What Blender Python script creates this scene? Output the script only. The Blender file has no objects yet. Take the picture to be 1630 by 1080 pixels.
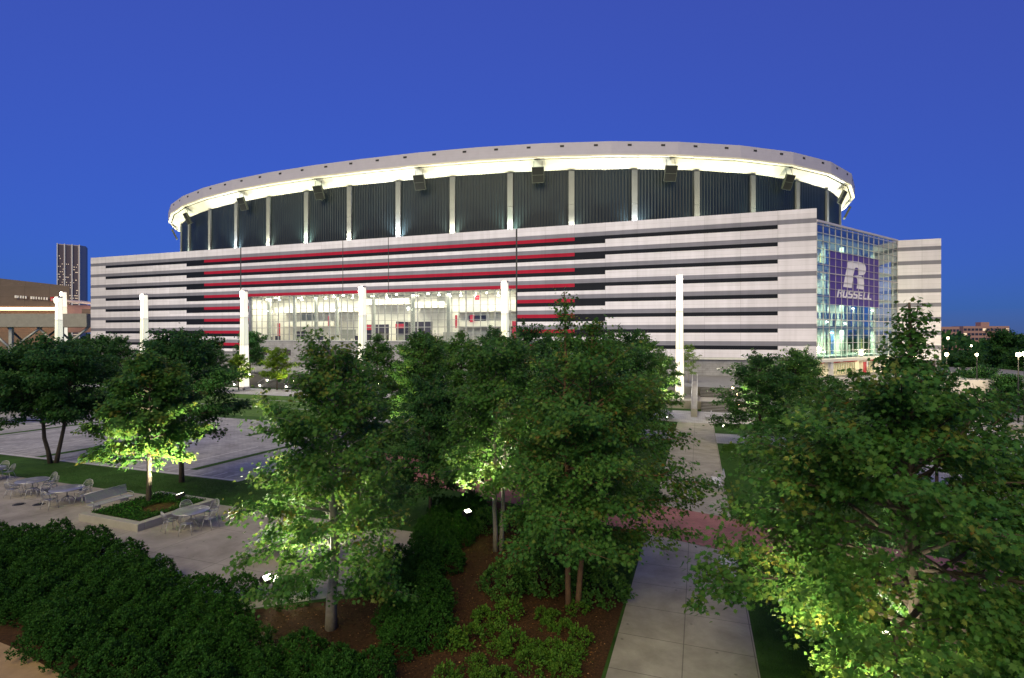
import bpy, bmesh, math, random
import numpy as np
from math import sin, cos, pi, radians, hypot, atan2
from mathutils import Vector, Matrix, Quaternion

# ------------------------------------------------------------------ camera, sky, added fill sun, exposure
sc = bpy.context.scene
COL = sc.collection
cam_d = bpy.data.cameras.new('camera'); cam = bpy.data.objects.new('camera', cam_d); COL.objects.link(cam)
cam.location = (0, 0, 8.0)
cam.rotation_euler = (radians(90), 0, radians(19.15))
cam_d.sensor_width = 36; cam_d.lens = 18.905; cam_d.shift_y = -0.0037
cam_d.clip_start = 0.1; cam_d.clip_end = 5000
sc.camera = cam

FILL_SUN_EL, FILL_SUN_AZ = 40, 190          # soft warm fill added behind the camera to offset the blue sky light
world = bpy.data.worlds.new("World"); sc.world = world; world.use_nodes = True
wn = world.node_tree; bg = wn.nodes['Background']
sky = wn.nodes.new('ShaderNodeTexSky'); sky.sky_type = 'NISHITA'; sky.sun_disc = False
sky.sun_elevation = radians(4); sky.sun_rotation = radians(150); sky.ozone_density = 10; sky.air_density = 1; sky.dust_density = 0.2
sky.altitude = 300
g1 = wn.nodes.new('ShaderNodeGamma'); g1.inputs[1].default_value = 0.42
m1 = wn.nodes.new('ShaderNodeVectorMath'); m1.operation = 'MULTIPLY'; m1.inputs[1].default_value = (0.25, 1.30, 2.98)
m2 = wn.nodes.new('ShaderNodeVectorMath'); m2.operation = 'ADD'; m2.inputs[1].default_value = (0.345, 0.0, 0.0)
wn.links.new(sky.outputs[0], g1.inputs[0]); wn.links.new(g1.outputs[0], m1.inputs[0])
wn.links.new(m1.outputs[0], m2.inputs[0]); wn.links.new(m2.outputs[0], bg.inputs[0])
bg.inputs[1].default_value = 0.13

sd = bpy.data.lights.new('sun', 'SUN'); so = bpy.data.objects.new('sun', sd); COL.objects.link(so)
sd.energy = 2.9; sd.angle = radians(50); sd.color = (1.0, 0.84, 0.42)
so.rotation_euler = (radians(90 - FILL_SUN_EL), 0, radians(FILL_SUN_AZ - 180 - 12)); so.location = (0, -30, 40)

sc.view_settings.view_transform = 'Standard'; sc.view_settings.look = 'None'
sc.view_settings.exposure = 0.0; sc.view_settings.gamma = 1.0
cy = sc.cycles
cy.max_bounces = 6; cy.diffuse_bounces = 3; cy.glossy_bounces = 3; cy.transmission_bounces = 4; cy.transparent_max_bounces = 8
cy.sample_clamp_indirect = 3; cy.sample_clamp_direct = 40; cy.use_denoising = True; cy.caustics_reflective = False; cy.caustics_refractive = False
try: cy.use_light_tree = True
except Exception: pass

# ------------------------------------------------------------------ helpers
random.seed(7)
YAW = radians(19.15); CA, SA = cos(YAW), sin(YAW)
def at(x, y, d):
    """world point seen at photo pixel x, y at camera depth d (used to author positions)"""
    X = (x - 815) / 856 * d; Z = 8 - (y - 534) / 856 * d
    return Vector((CA * X - SA * d, SA * X + CA * d, Z))
def ss(t): t = max(0., min(1., t)); return t * t * (3 - 2 * t)
def zg(u, v):
    z = -0.02 * max(-60, min(v, 100))
    z -= 2.8 * ss((u - 8) / 14) * ss((v - 55) / 30)
    return z

def tag(o, label=None, cat=None, group=None, kind=None):
    if label: o['label'] = label
    if cat: o['category'] = cat
    if group: o['group'] = group
    if kind: o['kind'] = kind
    return o
def empty(name, loc=(0, 0, 0), rz=0, label=None, cat=None, group=None, scale=None):
    o = bpy.data.objects.new(name, None); COL.objects.link(o); o.location = loc; o.rotation_euler = (0, 0, rz)
    o.empty_display_size = .2
    if scale: o.scale = scale if hasattr(scale, '__len__') else (scale,) * 3
    return tag(o, label, cat, group)
def kids(o): return [c for c in bpy.data.objects if c.parent == o]
def copy_tree(o, parent=None):
    c = o.copy(); COL.objects.link(c); c.parent = parent
    for ch in kids(o): copy_tree(ch, c)
    return c

class MB:
    def __init__(s): s.v = []; s.f = []; s.m = []; s.sm = []
    def add(s, vs, fs, mi=0, smooth=False):
        n = len(s.v); s.v += [tuple(p) for p in vs]
        for f in fs: s.f.append([i + n for i in f]); s.m.append(mi); s.sm.append(smooth)
    def quad(s, a, b, c, d, mi=0): s.add([a, b, c, d], [(0, 1, 2, 3)], mi)
    def box(s, x0, y0, z0, x1, y1, z1, mi=0):
        vs = [(x0, y0, z0), (x1, y0, z0), (x1, y1, z0), (x0, y1, z0), (x0, y0, z1), (x1, y0, z1), (x1, y1, z1), (x0, y1, z1)]
        s.add(vs, [(0, 3, 2, 1), (4, 5, 6, 7), (0, 1, 5, 4), (1, 2, 6, 5), (2, 3, 7, 6), (3, 0, 4, 7)], mi)
    def obox(s, c, ax, ay, az, mi=0):
        """oriented box: centre, three half-axis vectors"""
        c = Vector(c); ax, ay, az = Vector(ax), Vector(ay), Vector(az)
        vs = [c + sx * ax + sy * ay + sz * az for sz in (-1, 1) for sx, sy in ((-1, -1), (1, -1), (1, 1), (-1, 1))]
        s.add(vs, [(0, 3, 2, 1), (4, 5, 6, 7), (0, 1, 5, 4), (1, 2, 6, 5), (2, 3, 7, 6), (3, 0, 4, 7)], mi)
    def prism(s, pts, z0, z1, mi=0, cap=True):
        n = len(pts); vs = [(p[0], p[1], z0) for p in pts] + [(p[0], p[1], z1) for p in pts]
        fs = [(i, (i + 1) % n, n + (i + 1) % n, n + i) for i in range(n)]
        if cap: fs += [tuple(reversed(range(n))), tuple(range(n, 2 * n))]
        s.add(vs, fs, mi)
    def tube(s, pts, r, n=6, mi=0, cap=True, smooth=True):
        pts = [Vector(p) for p in pts]; k = len(pts); rs = r if hasattr(r, '__len__') else [r] * k
        vs = []; up = Vector((0, 0, 1)); prev = None
        for i, p in enumerate(pts):
            d = (pts[min(i + 1, k - 1)] - pts[max(i - 1, 0)]).normalized()
            if prev is None:
                a = d.cross(up) if abs(d.dot(up)) < .95 else d.cross(Vector((1, 0, 0)))
            else: a = prev - d * prev.dot(d)
            a.normalize(); prev = a; b = d.cross(a)
            for j in range(n):
                t = 2 * pi * j / n; vs.append(p + (a * cos(t) + b * sin(t)) * rs[i])
        fs = [(i * n + j, i * n + (j + 1) % n, (i + 1) * n + (j + 1) % n, (i + 1) * n + j) for i in range(k - 1) for j in range(n)]
        if cap: fs += [tuple(reversed(range(n))), tuple(range((k - 1) * n, k * n))]
        s.add(vs, fs, mi, smooth)
    def lathe(s, prof, n=16, c=(0, 0, 0), mi=0, smooth=True):
        vs = []; k = len(prof)
        for r, z in prof:
            for j in range(n): t = 2 * pi * j / n; vs.append((c[0] + r * cos(t), c[1] + r * sin(t), c[2] + z))
        fs = [(i * n + j, i * n + (j + 1) % n, (i + 1) * n + (j + 1) % n, (i + 1) * n + j) for i in range(k - 1) for j in range(n)]
        s.add(vs, fs, mi, smooth)
    def build(s, name, mats, parent=None, loc=None, bevel=0, **tg):
        me = bpy.data.meshes.new(name); me.from_pydata(s.v, [], s.f)
        if not isinstance(mats, (list, tuple)): mats = [mats]
        for m in mats: me.materials.append(m)
        me.polygons.foreach_set('material_index', s.m); me.polygons.foreach_set('use_smooth', s.sm); me.update()
        o = bpy.data.objects.new(name, me); COL.objects.link(o)
        if parent: o.parent = parent
        if loc: o.location = loc
        if bevel:
            b = o.modifiers.new('bevel', 'BEVEL'); b.width = bevel; b.segments = 2; b.limit_method = 'ANGLE'
        return tag(o, **tg)

# ------------------------------------------------------------------ materials
def nodes(m): return m.node_tree.nodes, m.node_tree.links
def mat(name, col, rough=.7, metal=0, var=.12, scale=3., bump=0., bscale=20., spec=.4, col2=None):
    m = bpy.data.materials.new(name); m.use_nodes = True; N, L = nodes(m); p = N['Principled BSDF']
    p.inputs['Roughness'].default_value = rough; p.inputs['Metallic'].default_value = metal
    p.inputs['Specular IOR Level'].default_value = spec
    tc = N.new('ShaderNodeTexCoord')
    n = N.new('ShaderNodeTexNoise'); n.inputs['Scale'].default_value = scale; n.inputs['Detail'].default_value = 6; n.inputs['Roughness'].default_value = .65
    L.new(tc.outputs['Object'], n.inputs['Vector'])
    r = N.new('ShaderNodeMapRange'); r.inputs[1].default_value = .3; r.inputs[2].default_value = .7; L.new(n.outputs['Fac'], r.inputs[0])
    mx = N.new('ShaderNodeMix'); mx.data_type = 'RGBA'
    c2 = col2 or tuple(min(1, c * (1 + var)) for c in col); c1 = col if col2 else tuple(c * (1 - var) for c in col)
    mx.inputs[6].default_value = (*c1, 1); mx.inputs[7].default_value = (*c2, 1)
    L.new(r.outputs[0], mx.inputs[0]); L.new(mx.outputs[2], p.inputs['Base Color'])
    if bump:
        b = N.new('ShaderNodeBump'); b.inputs['Strength'].default_value = bump; b.inputs['Distance'].default_value = .02
        n2 = N.new('ShaderNodeTexNoise'); n2.inputs['Scale'].default_value = bscale; n2.inputs['Detail'].default_value = 5
        L.new(tc.outputs['Object'], n2.inputs['Vector']); L.new(n2.outputs['Fac'], b.inputs['Height']); L.new(b.outputs[0], p.inputs['Normal'])
    m['mixnode'] = mx.name
    return m
def emit(name, col, st):
    m = bpy.data.materials.new(name); m.use_nodes = True; N, L = nodes(m); p = N['Principled BSDF']
    p.inputs['Base Color'].default_value = (*col, 1); p.inputs['Emission Color'].default_value = (*col, 1); p.inputs['Emission Strength'].default_value = st
    return m
def math_node(N, L, op, a, b=None):
    n = N.new('ShaderNodeMath'); n.operation = op
    for i, x in enumerate((a, b)):
        if x is None: continue
        if isinstance(x, (int, float)): n.inputs[i].default_value = x
        else: L.new(x, n.inputs[i])
    return n.outputs[0]
def seams(m, specs, dark=.55, wob=0.):
    """multiply base colour by joint lines: specs = [(axis, period, offset, width)]"""
    N, L = nodes(m); p = N['Principled BSDF']; src = p.inputs['Base Color'].links[0].from_socket
    tc = N.new('ShaderNodeTexCoord'); sp = N.new('ShaderNodeSeparateXYZ'); L.new(tc.outputs['Object'], sp.inputs[0])
    fac = None
    for ax, per, off, w in specs:
        t = math_node(N, L, 'ADD', sp.outputs[ax], -off + 1000 * per)
        t = math_node(N, L, 'DIVIDE', t, per); t = math_node(N, L, 'FRACT', t)
        t = math_node(N, L, 'LESS_THAN', t, w / per)
        fac = t if fac is None else math_node(N, L, 'MAXIMUM', fac, t)
    mx = N.new('ShaderNodeMix'); mx.data_type = 'RGBA'; mx.blend_type = 'MULTIPLY'
    L.new(fac, mx.inputs[0]); L.new(src, mx.inputs[6]); mx.inputs[7].default_value = (dark, dark, dark, 1)
    L.new(mx.outputs[2], p.inputs['Base Color']); return m
def brick_mat(name, c1, c2, mortar, w, h, ms=.01, rough=.8, rot=0, bump=.3, off=.5):
    m = bpy.data.materials.new(name); m.use_nodes = True; N, L = nodes(m); p = N['Principled BSDF']; p.inputs['Roughness'].default_value = rough
    tc = N.new('ShaderNodeTexCoord'); mp = N.new('ShaderNodeMapping'); mp.inputs['Rotation'].default_value = (0, 0, rot)
    b = N.new('ShaderNodeTexBrick'); b.inputs['Color1'].default_value = (*c1, 1); b.inputs['Color2'].default_value = (*c2, 1); b.inputs['Mortar'].default_value = (*mortar, 1)
    b.inputs['Scale'].default_value = 1; b.inputs['Brick Width'].default_value = w; b.inputs['Row Height'].default_value = h; b.inputs['Mortar Size'].default_value = ms
    b.offset = off
    L.new(tc.outputs['Object'], mp.inputs[0]); L.new(mp.outputs[0], b.inputs['Vector'])
    n = N.new('ShaderNodeTexNoise'); n.inputs['Scale'].default_value = .7; n.inputs['Detail'].default_value = 6; L.new(tc.outputs['Object'], n.inputs['Vector'])
    mr = N.new('ShaderNodeMapRange'); mr.inputs[1].default_value = .3; mr.inputs[2].default_value = .7; mr.inputs[3].default_value = .72; mr.inputs[4].default_value = 1.15; L.new(n.outputs['Fac'], mr.inputs[0])
    mx = N.new('ShaderNodeVectorMath'); mx.operation = 'SCALE'; L.new(b.outputs['Color'], mx.inputs[0]); L.new(mr.outputs[0], mx.inputs['Scale'])
    L.new(mx.outputs[0], p.inputs['Base Color'])
    bp = N.new('ShaderNodeBump'); bp.inputs['Strength'].default_value = bump; bp.inputs['Distance'].default_value = .01; bp.invert = True; L.new(b.outputs['Fac'], bp.inputs['Height']); L.new(bp.outputs[0], p.inputs['Normal'])
    return m

PU, PW = 18.93, 5.98
PAN = [(0, PW, PU, .05), (2, .8, 29.6, .03)]
def panel(name, col, rough=.45):
    m = seams(mat(name, col, .6, 0, .06, .18, spec=.12), PAN, .68); N, L = nodes(m); p = N['Principled BSDF']; src = p.inputs['Base Color'].links[0].from_socket
    tc = N.new('ShaderNodeTexCoord'); mp = N.new('ShaderNodeMapping'); mp.inputs['Location'].default_value = (-PU, 0, -29.6); mp.vector_type = 'POINT'
    sn = N.new('ShaderNodeVectorMath'); sn.operation = 'SNAP'; sn.inputs[1].default_value = (PW, 100, .8)
    wn_ = N.new('ShaderNodeTexWhiteNoise'); L.new(tc.outputs['Object'], mp.inputs[0]); L.new(mp.outputs[0], sn.inputs[0]); L.new(sn.outputs[0], wn_.inputs['Vector'])
    mr = N.new('ShaderNodeMapRange'); mr.inputs[3].default_value = .93; mr.inputs[4].default_value = 1.04; L.new(wn_.outputs['Value'], mr.inputs[0])
    st = N.new('ShaderNodeTexNoise'); st.inputs['Scale'].default_value = 1; st.inputs['Detail'].default_value = 4; mp2 = N.new('ShaderNodeMapping'); mp2.inputs['Scale'].default_value = (1.1, 1, .07); L.new(tc.outputs['Object'], mp2.inputs[0]); L.new(mp2.outputs[0], st.inputs['Vector'])
    mr2 = N.new('ShaderNodeMapRange'); mr2.inputs[1].default_value = .35; mr2.inputs[2].default_value = .75; mr2.inputs[3].default_value = 1.03; mr2.inputs[4].default_value = .90; L.new(st.outputs['Fac'], mr2.inputs[0])
    t = math_node(N, L, 'MULTIPLY', mr.outputs[0], mr2.outputs[0]); sc_ = N.new('ShaderNodeVectorMath'); sc_.operation = 'SCALE'; L.new(src, sc_.inputs[0]); L.new(t, sc_.inputs['Scale']); L.new(sc_.outputs[0], p.inputs['Base Color']); return m
M = {}
M['white'] = panel('panel_white', (.70, .68, .76))
M['grey'] = panel('panel_grey', (.21, .21, .26))
M['black'] = panel('panel_black', (.008, .010, .017))
M['red'] = panel('panel_red', (.34, .010, .035))
M['base'] = brick_mat('base_masonry', (.25, .25, .27), (.29, .29, .31), (.18, .18, .19), 1.2, .4, .02)
# masonry pattern on vertical faces: swap axes
def vert(m):
    N, L = nodes(m); mp = [n for n in N if n.type == 'MAPPING'][0]; mp.inputs['Rotation'].default_value = (radians(90), 0, 0); return m
vert(M['base'])
M['joint'] = mat('joint_dark', (.03, .03, .035), .7)
M['fascia'] = seams(mat('fascia_metal', (.50, .48, .57), .5, 0, .04, .6), [(2, .6, 0, .03)], .9)
M['soffit'] = mat('soffit_cream', (.80, .76, .62), .6, 0, .05, .5)
M['drum'] = mat('drum_metal', (.011, .020, .023), .42, .2, .15, .3, spec=.6)
M['pil'] = mat('pilaster', (.24, .25, .24), .6, 0, .06, 1)
M['roof'] = mat('roof_membrane', (.3, .3, .31), .8)
M['darkmetal'] = mat('dark_metal', (.02, .022, .022), .5, .3)
M['rim'] = mat('rim_metal', (.09, .10, .08), .5, .3)
M['blackbox'] = mat('black_louvre', (.006, .007, .006), .7, 0)
M['frame'] = mat('light_metal_frame', (.55, .56, .54), .4, .3)
M['mull'] = mat('mullion_aluminium', (.30, .31, .30), .4, .2)
M['mullp'] = mat('mullion_pinkish', (.62, .58, .58), .4, .2)
M['conc'] = mat('concrete', (.32, .31, .29), .85, 0, .13, 1.2, .25, 60)
M['concd'] = mat('concrete_dark', (.20, .20, .20), .85, 0, .13, 1.2)
M['pale'] = mat('pale_cladding', (.62, .58, .57), .7, 0, .05, .5)
seams(M['pale'], [(0, 7.2, 1.5, .06), (2, 1.45, .1, .04)], .7)
M['int_white'] = mat('interior_white', (.78, .75, .68), .7, 0, .04)
M['int_floor'] = mat('interior_floor', (.35, .32, .28), .4)
M['int_grey'] = mat('interior_grey', (.32, .33, .30), .6)
M['banner_red'] = mat('banner_red', (.55, .03, .05), .6)
M['int_dark'] = mat('interior_dark', (.04, .03, .04), .6)
M['signwhite'] = mat('sign_white', (.85, .85, .85), .5, 0, .01)
M['purple'] = mat('banner_purple', (.09, .055, .29), .5, 0, .08, .4)
M['logo'] = mat('banner_logo_white', (.86, .84, .90), .5, 0, .01)
M['doorframe'] = mat('door_frame_cream', (.75, .68, .48), .5)
M['lamp'] = emit('lamp_lens', (1.0, .93, .72), 60)
M['floodlens'] = emit('flood_lens', (1, .95, .75), 9)
M['down'] = emit('downlight_lens', (1, .9, .7), 25)
M['pylon'] = emit('pylon_glass_low', (1.0, .96, .80), .92); M['pylon2'] = emit('pylon_glass_mid', (.96, .96, .74), .58); M['pylon3'] = emit('pylon_glass_top', (1.0, .95, .76), .85)
M['steel'] = mat('galvanised_steel', (.42, .43, .46), .35, .6, .1, 8)
M['bench'] = mat('bench_metal', (.50, .50, .56), .4, .3, .06, 8)
M['bark'] = mat('bark', (.07, .055, .04), .9, 0, .35, 9, .6, 30)
M['barkb'] = mat('bark_brown', (.17, .10, .055), .9, 0, .3, 9, .6, 30)
M['barkp'] = mat('bark_pale', (.26, .24, .20), .85, 0, .25, 7, .5, 30)
M['orange'] = mat('cone_orange', (.85, .12, .01), .5)
M['marking'] = mat('marking_white', (.55, .55, .58), .7, 0, .15, 6)

def glass_mat(name, tint, refl=.25, rough=.02):
    m = bpy.data.materials.new(name); m.use_nodes = True; N, L = nodes(m); N.remove(N['Principled BSDF'])
    o = N['Material Output']; t = N.new('ShaderNodeBsdfTransparent'); t.inputs[0].default_value = (*tint, 1)
    g = N.new('ShaderNodeBsdfGlossy'); g.inputs['Roughness'].default_value = rough; g.inputs[0].default_value = (.8, .92, .95, 1)
    mx = N.new('ShaderNodeMixShader'); mx.inputs[0].default_value = refl
    L.new(t.outputs[0], mx.inputs[1]); L.new(g.outputs[0], mx.inputs[2]); L.new(mx.outputs[0], o.inputs[0]); return m
M['glass'] = glass_mat('curtain_glass', (.88, .92, .9), .10)
M['glassb'] = glass_mat('corner_glass', (.55, .78, .82), .42, .06)

def leaf_mat(name, stops, trans=.35, rough=.5, spec=.16):
    m = bpy.data.materials.new(name); m.use_nodes = True; N, L = nodes(m); p = N['Principled BSDF']; o = N['Material Output']
    a = N.new('ShaderNodeAttribute'); a.attribute_name = 'tint'
    cr = N.new('ShaderNodeValToRGB'); el = cr.color_ramp.elements
    while len(el) > 1: el.remove(el[-1])
    el[0].position = stops[0][0]; el[0].color = (*stops[0][1], 1)
    for q, c in stops[1:]: e = el.new(q); e.color = (*c, 1)
    L.new(a.outputs['Fac'], cr.inputs[0]); L.new(cr.outputs[0], p.inputs['Base Color'])
    p.inputs['Roughness'].default_value = rough; p.inputs['Specular IOR Level'].default_value = spec
    t = N.new('ShaderNodeBsdfTranslucent')
    hs = N.new('ShaderNodeVectorMath'); hs.operation = 'MULTIPLY'; hs.inputs[1].default_value = (2.5, 1.8, 1.6); L.new(cr.outputs[0], hs.inputs[0]); L.new(hs.outputs[0], t.inputs[0])
    mx = N.new('ShaderNodeMixShader'); mx.inputs[0].default_value = trans
    L.new(p.outputs[0], mx.inputs[1]); L.new(t.outputs[0], mx.inputs[2]); L.new(mx.outputs[0], o.inputs[0]); return m
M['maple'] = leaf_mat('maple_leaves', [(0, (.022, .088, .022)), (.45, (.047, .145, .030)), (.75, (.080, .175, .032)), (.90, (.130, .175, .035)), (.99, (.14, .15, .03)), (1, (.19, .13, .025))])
M['green'] = leaf_mat('green_leaves', [(0, (.026, .092, .024)), (.5, (.052, .15, .032)), (.9, (.09, .19, .036)), (1, (.12, .20, .035))])
M['dkgreen'] = leaf_mat('dark_leaves', [(0, (.014, .058, .017)), (.5, (.028, .095, .024)), (1, (.05, .13, .03))])
M['bright'] = leaf_mat('bright_leaves', [(0, (.05, .12, .01)), (.5, (.09, .19, .014)), (1, (.14, .23, .02))])
M['shrub'] = leaf_mat('shrub_leaves', [(0, (.012, .056, .010)), (.5, (.024, .092, .014)), (.9, (.042, .125, .018)), (1, (.08, .16, .03))], .2, .6, .12)
M['yshrub'] = leaf_mat('yellow_shrub_leaves', [(0, (.022, .09, .014)), (.5, (.060, .16, .020)), (1, (.12, .21, .025))], .25, .6, .15)
M['litter'] = leaf_mat('dry_leaves', [(0, (.10, .045, .015)), (.5, (.22, .10, .03)), (1, (.42, .25, .12))], .1, .7)

# ------------------------------------------------------------------ ground
M['grass'] = mat('grass', (.030, .085, .018), .95, 0, 0, 2.2, .5, 90, .1, col2=(.055, .125, .026))
M['lawn'] = mat('lawn', (.055, .125, .028), .95, 0, 0, 1.3, .5, 60, .1, col2=(.095, .18, .042))
M['path'] = seams(mat('path_concrete', (.27, .255, .22), .85, 0, 0, 1.1, .3, 70, .3, col2=(.38, .365, .325)), [(0, 1.75, -2.13 + 1.735, .025), (1, 1.72, 15.13, .025)], .5)
M['plaza'] = seams(mat('plaza_concrete', (.28, .26, .235), .85, 0, 0, .8, .3, 50, .3, col2=(.37, .345, .32)), [(0, 3.1, -1.1, .03), (1, 2.9, .4, .03)], .6)
M['paver'] = brick_mat('grey_pavers', (.33, .33, .35), (.42, .42, .44), (.22, .22, .23), .42, .2, .012)
M['cobble'] = brick_mat('pale_pavers', (.36, .36, .39), (.44, .44, .47), (.24, .24, .25), .4, .2, .012)
M['redbrick'] = brick_mat('red_brick_paving', (.33, .13, .12), (.40, .17, .15), (.19, .09, .085), .21, .105, .008, rot=radians(-17))
M['mulch'] = mat('mulch', (.030, .019, .012), 1, 0, 0, 14, .8, 60, .1, col2=(.088, .046, .022))
M['tan'] = mat('tan_concrete', (.34, .235, .125), .9, 0, .2, 2, .4, 60)
M['asphalt'] = mat('asphalt', (.06, .06, .065), .9, 0, .2, 4, .3, 80)

def stains(m, sc1=.35, lo=.62, spots=True):
    N, L = nodes(m); p = N['Principled BSDF']; src = p.inputs['Base Color'].links[0].from_socket; tc = N.new('ShaderNodeTexCoord')
    n = N.new('ShaderNodeTexNoise'); n.inputs['Scale'].default_value = sc1; n.inputs['Detail'].default_value = 9; n.inputs['Roughness'].default_value = .7; n.inputs['Distortion'].default_value = .6; L.new(tc.outputs['Object'], n.inputs['Vector'])
    r = N.new('ShaderNodeMapRange'); r.inputs[1].default_value = .38; r.inputs[2].default_value = .62; r.inputs[3].default_value = lo; r.inputs[4].default_value = 1.08; L.new(n.outputs['Fac'], r.inputs[0]); f = r.outputs[0]
    if spots:
        v = N.new('ShaderNodeTexVoronoi'); v.inputs['Scale'].default_value = 1.6; L.new(tc.outputs['Object'], v.inputs['Vector'])
        r2 = N.new('ShaderNodeMapRange'); r2.inputs[1].default_value = .03; r2.inputs[2].default_value = .09; r2.inputs[3].default_value = .55; r2.inputs[4].default_value = 1; L.new(v.outputs['Distance'], r2.inputs[0]); f = math_node(N, L, 'MULTIPLY', f, r2.outputs[0])
    s_ = N.new('ShaderNodeVectorMath'); s_.operation = 'SCALE'; L.new(src, s_.inputs[0]); L.new(f, s_.inputs['Scale']); L.new(s_.outputs[0], p.inputs['Base Color'])
for k_, l_ in (('path', .78), ('plaza', .74), ('paver', .75), ('grass', .6), ('lawn', .75), ('redbrick', .8)): stains(M[k_], .5 if k_ != 'grass' else .25, l_, k_ in ('path', 'plaza'))
def sheet(name, pts, mt, off, step=4.0, name_label=None):
    bm = bmesh.new(); f = bm.faces.new([bm.verts.new((p[0], p[1], 0)) for p in pts])
    xs = [p[0] for p in pts]; ys = [p[1] for p in pts]
    def cut(ax, lo, hi):
        k = math.ceil(lo / step)
        while k * step < hi:
            no = (1, 0, 0) if ax == 0 else (0, 1, 0); co = (k * step, 0, 0) if ax == 0 else (0, k * step, 0)
            bmesh.ops.bisect_plane(bm, geom=bm.verts[:] + bm.edges[:] + bm.faces[:], plane_co=co, plane_no=no); k += 1
    if step: cut(0, min(xs), max(xs)); cut(1, min(ys), max(ys))
    for v in bm.verts: v.co.z = zg(v.co.x, v.co.y) + off
    bmesh.ops.recalc_face_normals(bm, faces=bm.faces)
    for f in bm.faces:
        if f.normal.z < 0: f.normal_flip()
    me = bpy.data.meshes.new(name); bm.to_mesh(me); bm.free(); me.materials.append(mt)
    o = bpy.data.objects.new(name, me); COL.objects.link(o); o['kind'] = 'structure'; return o

# terrain: dense grid near, long quads outwards, same height function
def terrain():
    us = sorted(set([-2400, -900, -400, -250, -200] + list(range(-160, 81, 4)) + [100, 150, 250, 500, 1000, 2400]))
    vs = sorted(set([-300, -60, -20] + list(range(-16, 121, 4)) + [150, 200, 300, 500, 900, 1600, 2800]))
    m = MB(); V = [(u, v, zg(u, v)) for v in vs for u in us]; n = len(us)
    m.add(V, [(j * n + i, j * n + i + 1, (j + 1) * n + i + 1, (j + 1) * n + i) for j in range(len(vs) - 1) for i in range(n - 1)])
    m.build('ground', M['grass'], kind='structure')
terrain()
sheet('plaza_paving', [(-64, 11.2), (-13.2, 12.4), (-10.4, 14.6), (-9.7, 16.0), (-10.8, 20.3), (-17, 20.4), (-64, 20.7)], M['plaza'], .006)
sheet('mulch_bed', [(-26, 6.4), (-2.25, 6.4), (-2.2, 17.2), (-3.6, 18.4), (-4.6, 23.0), (-9.8, 25.8), (-11.4, 25.2), (-10.6, 20.0), (-9.2, 15.9), (-10.2, 14.4), (-13.4, 12.2), (-26, 11.3)], M['mulch'], .010)
def band(u): return 25.2 - .31 * u
sheet('red_brick_path', [(-25, band(-25) - 2.3), (14, band(14) - 2.3), (14, band(14) + 2.2), (-25, band(-25) + 2.3)], M['redbrick'], .020)
sheet('path', [(-2.13, -6), (1.40, -6), (1.44, 66), (-2.10, 66)], M['path'], .012)
sheet('stair_forecourt_paving', [(-6.5, 61), (-2.2, 59.5), (1.5, 59.5), (6.0, 61), (6.0, 70.2), (-6.5, 70.2)], M['cobble'], .016)
sheet('cross_path', [(-34, 47.7), (30, 47.7), (30, 53.0), (-34, 53.0)], M['cobble'], .008)
sheet('paved_plaza', [(-100, 24.2), (-25.2, 24.2), (-24.6, 33), (-30, 44.5), (-100, 44.5)], M['paver'], .008)
for u0, v0, v1, w in ((-43.4, 24.5, 33, .35), (-30.2, 25.5, 37, .3), (-57, 26, 42, .35), (-37, 36.5, 43.5, .3)):
    sheet('grass_strip', [(u0 - w, v0), (u0 + w, v0), (u0 + w, v1), (u0 - w, v1)], M['grass'], .016)
sheet('lawn', [(-98, 46.5), (-38, 46.5), (-36, 66), (-98, 66)], M['lawn'], .010)
for pts in ([(-98, 53.6), (-37, 53.6), (-37, 53.9), (-98, 53.9)], [(-98, 60.4), (-37, 60.4), (-37, 60.65), (-98, 60.65)]):
    sheet('lawn_line', pts, M['cobble'], .018)
sheet('upper_pavement', [(-110, 66.5), (-34, 66.5), (-34, 76), (-110, 76)], M['cobble'], .012)
sheet('side_pavement', [(10.5, 26.5), (70, 26.5), (70, 100), (8.5, 100), (8.5, 74), (12, 60)], M['cobble'], .014)
sheet('tan_walk', [(-30, 3), (-13.4, 5.4), (-14.1, 8.6), (-16.9, 9.0), (-30, 9.9)], M['tan'], .016)
lines = MB()
def gline(u0, v0, u1, v1, w=.06):
    d = Vector((u1 - u0, v1 - v0)).normalized(); n = Vector((-d.y, d.x)) * w
    P = [(u0 + n.x, v0 + n.y), (u0 - n.x, v0 - n.y), (u1 - n.x, v1 - n.y), (u1 + n.x, v1 + n.y)]
    lines.add([(p[0], p[1], zg(*p) + .014) for p in P], [(0, 1, 2, 3)])
gline(-100, 24.4, -25.3, 24.4, .09)
k = 0
u = -96
while u < -26:
    long = (k % 8 == 3)
    gline(u, 24.6, u, 33.0 if long else 25.7, .055 if not long else .06); u += .95; k += 1
gline(-100, 34.5, -45, 34.5, .07)
lines.build('paving_lines', M['marking'], kind='structure')

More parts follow.
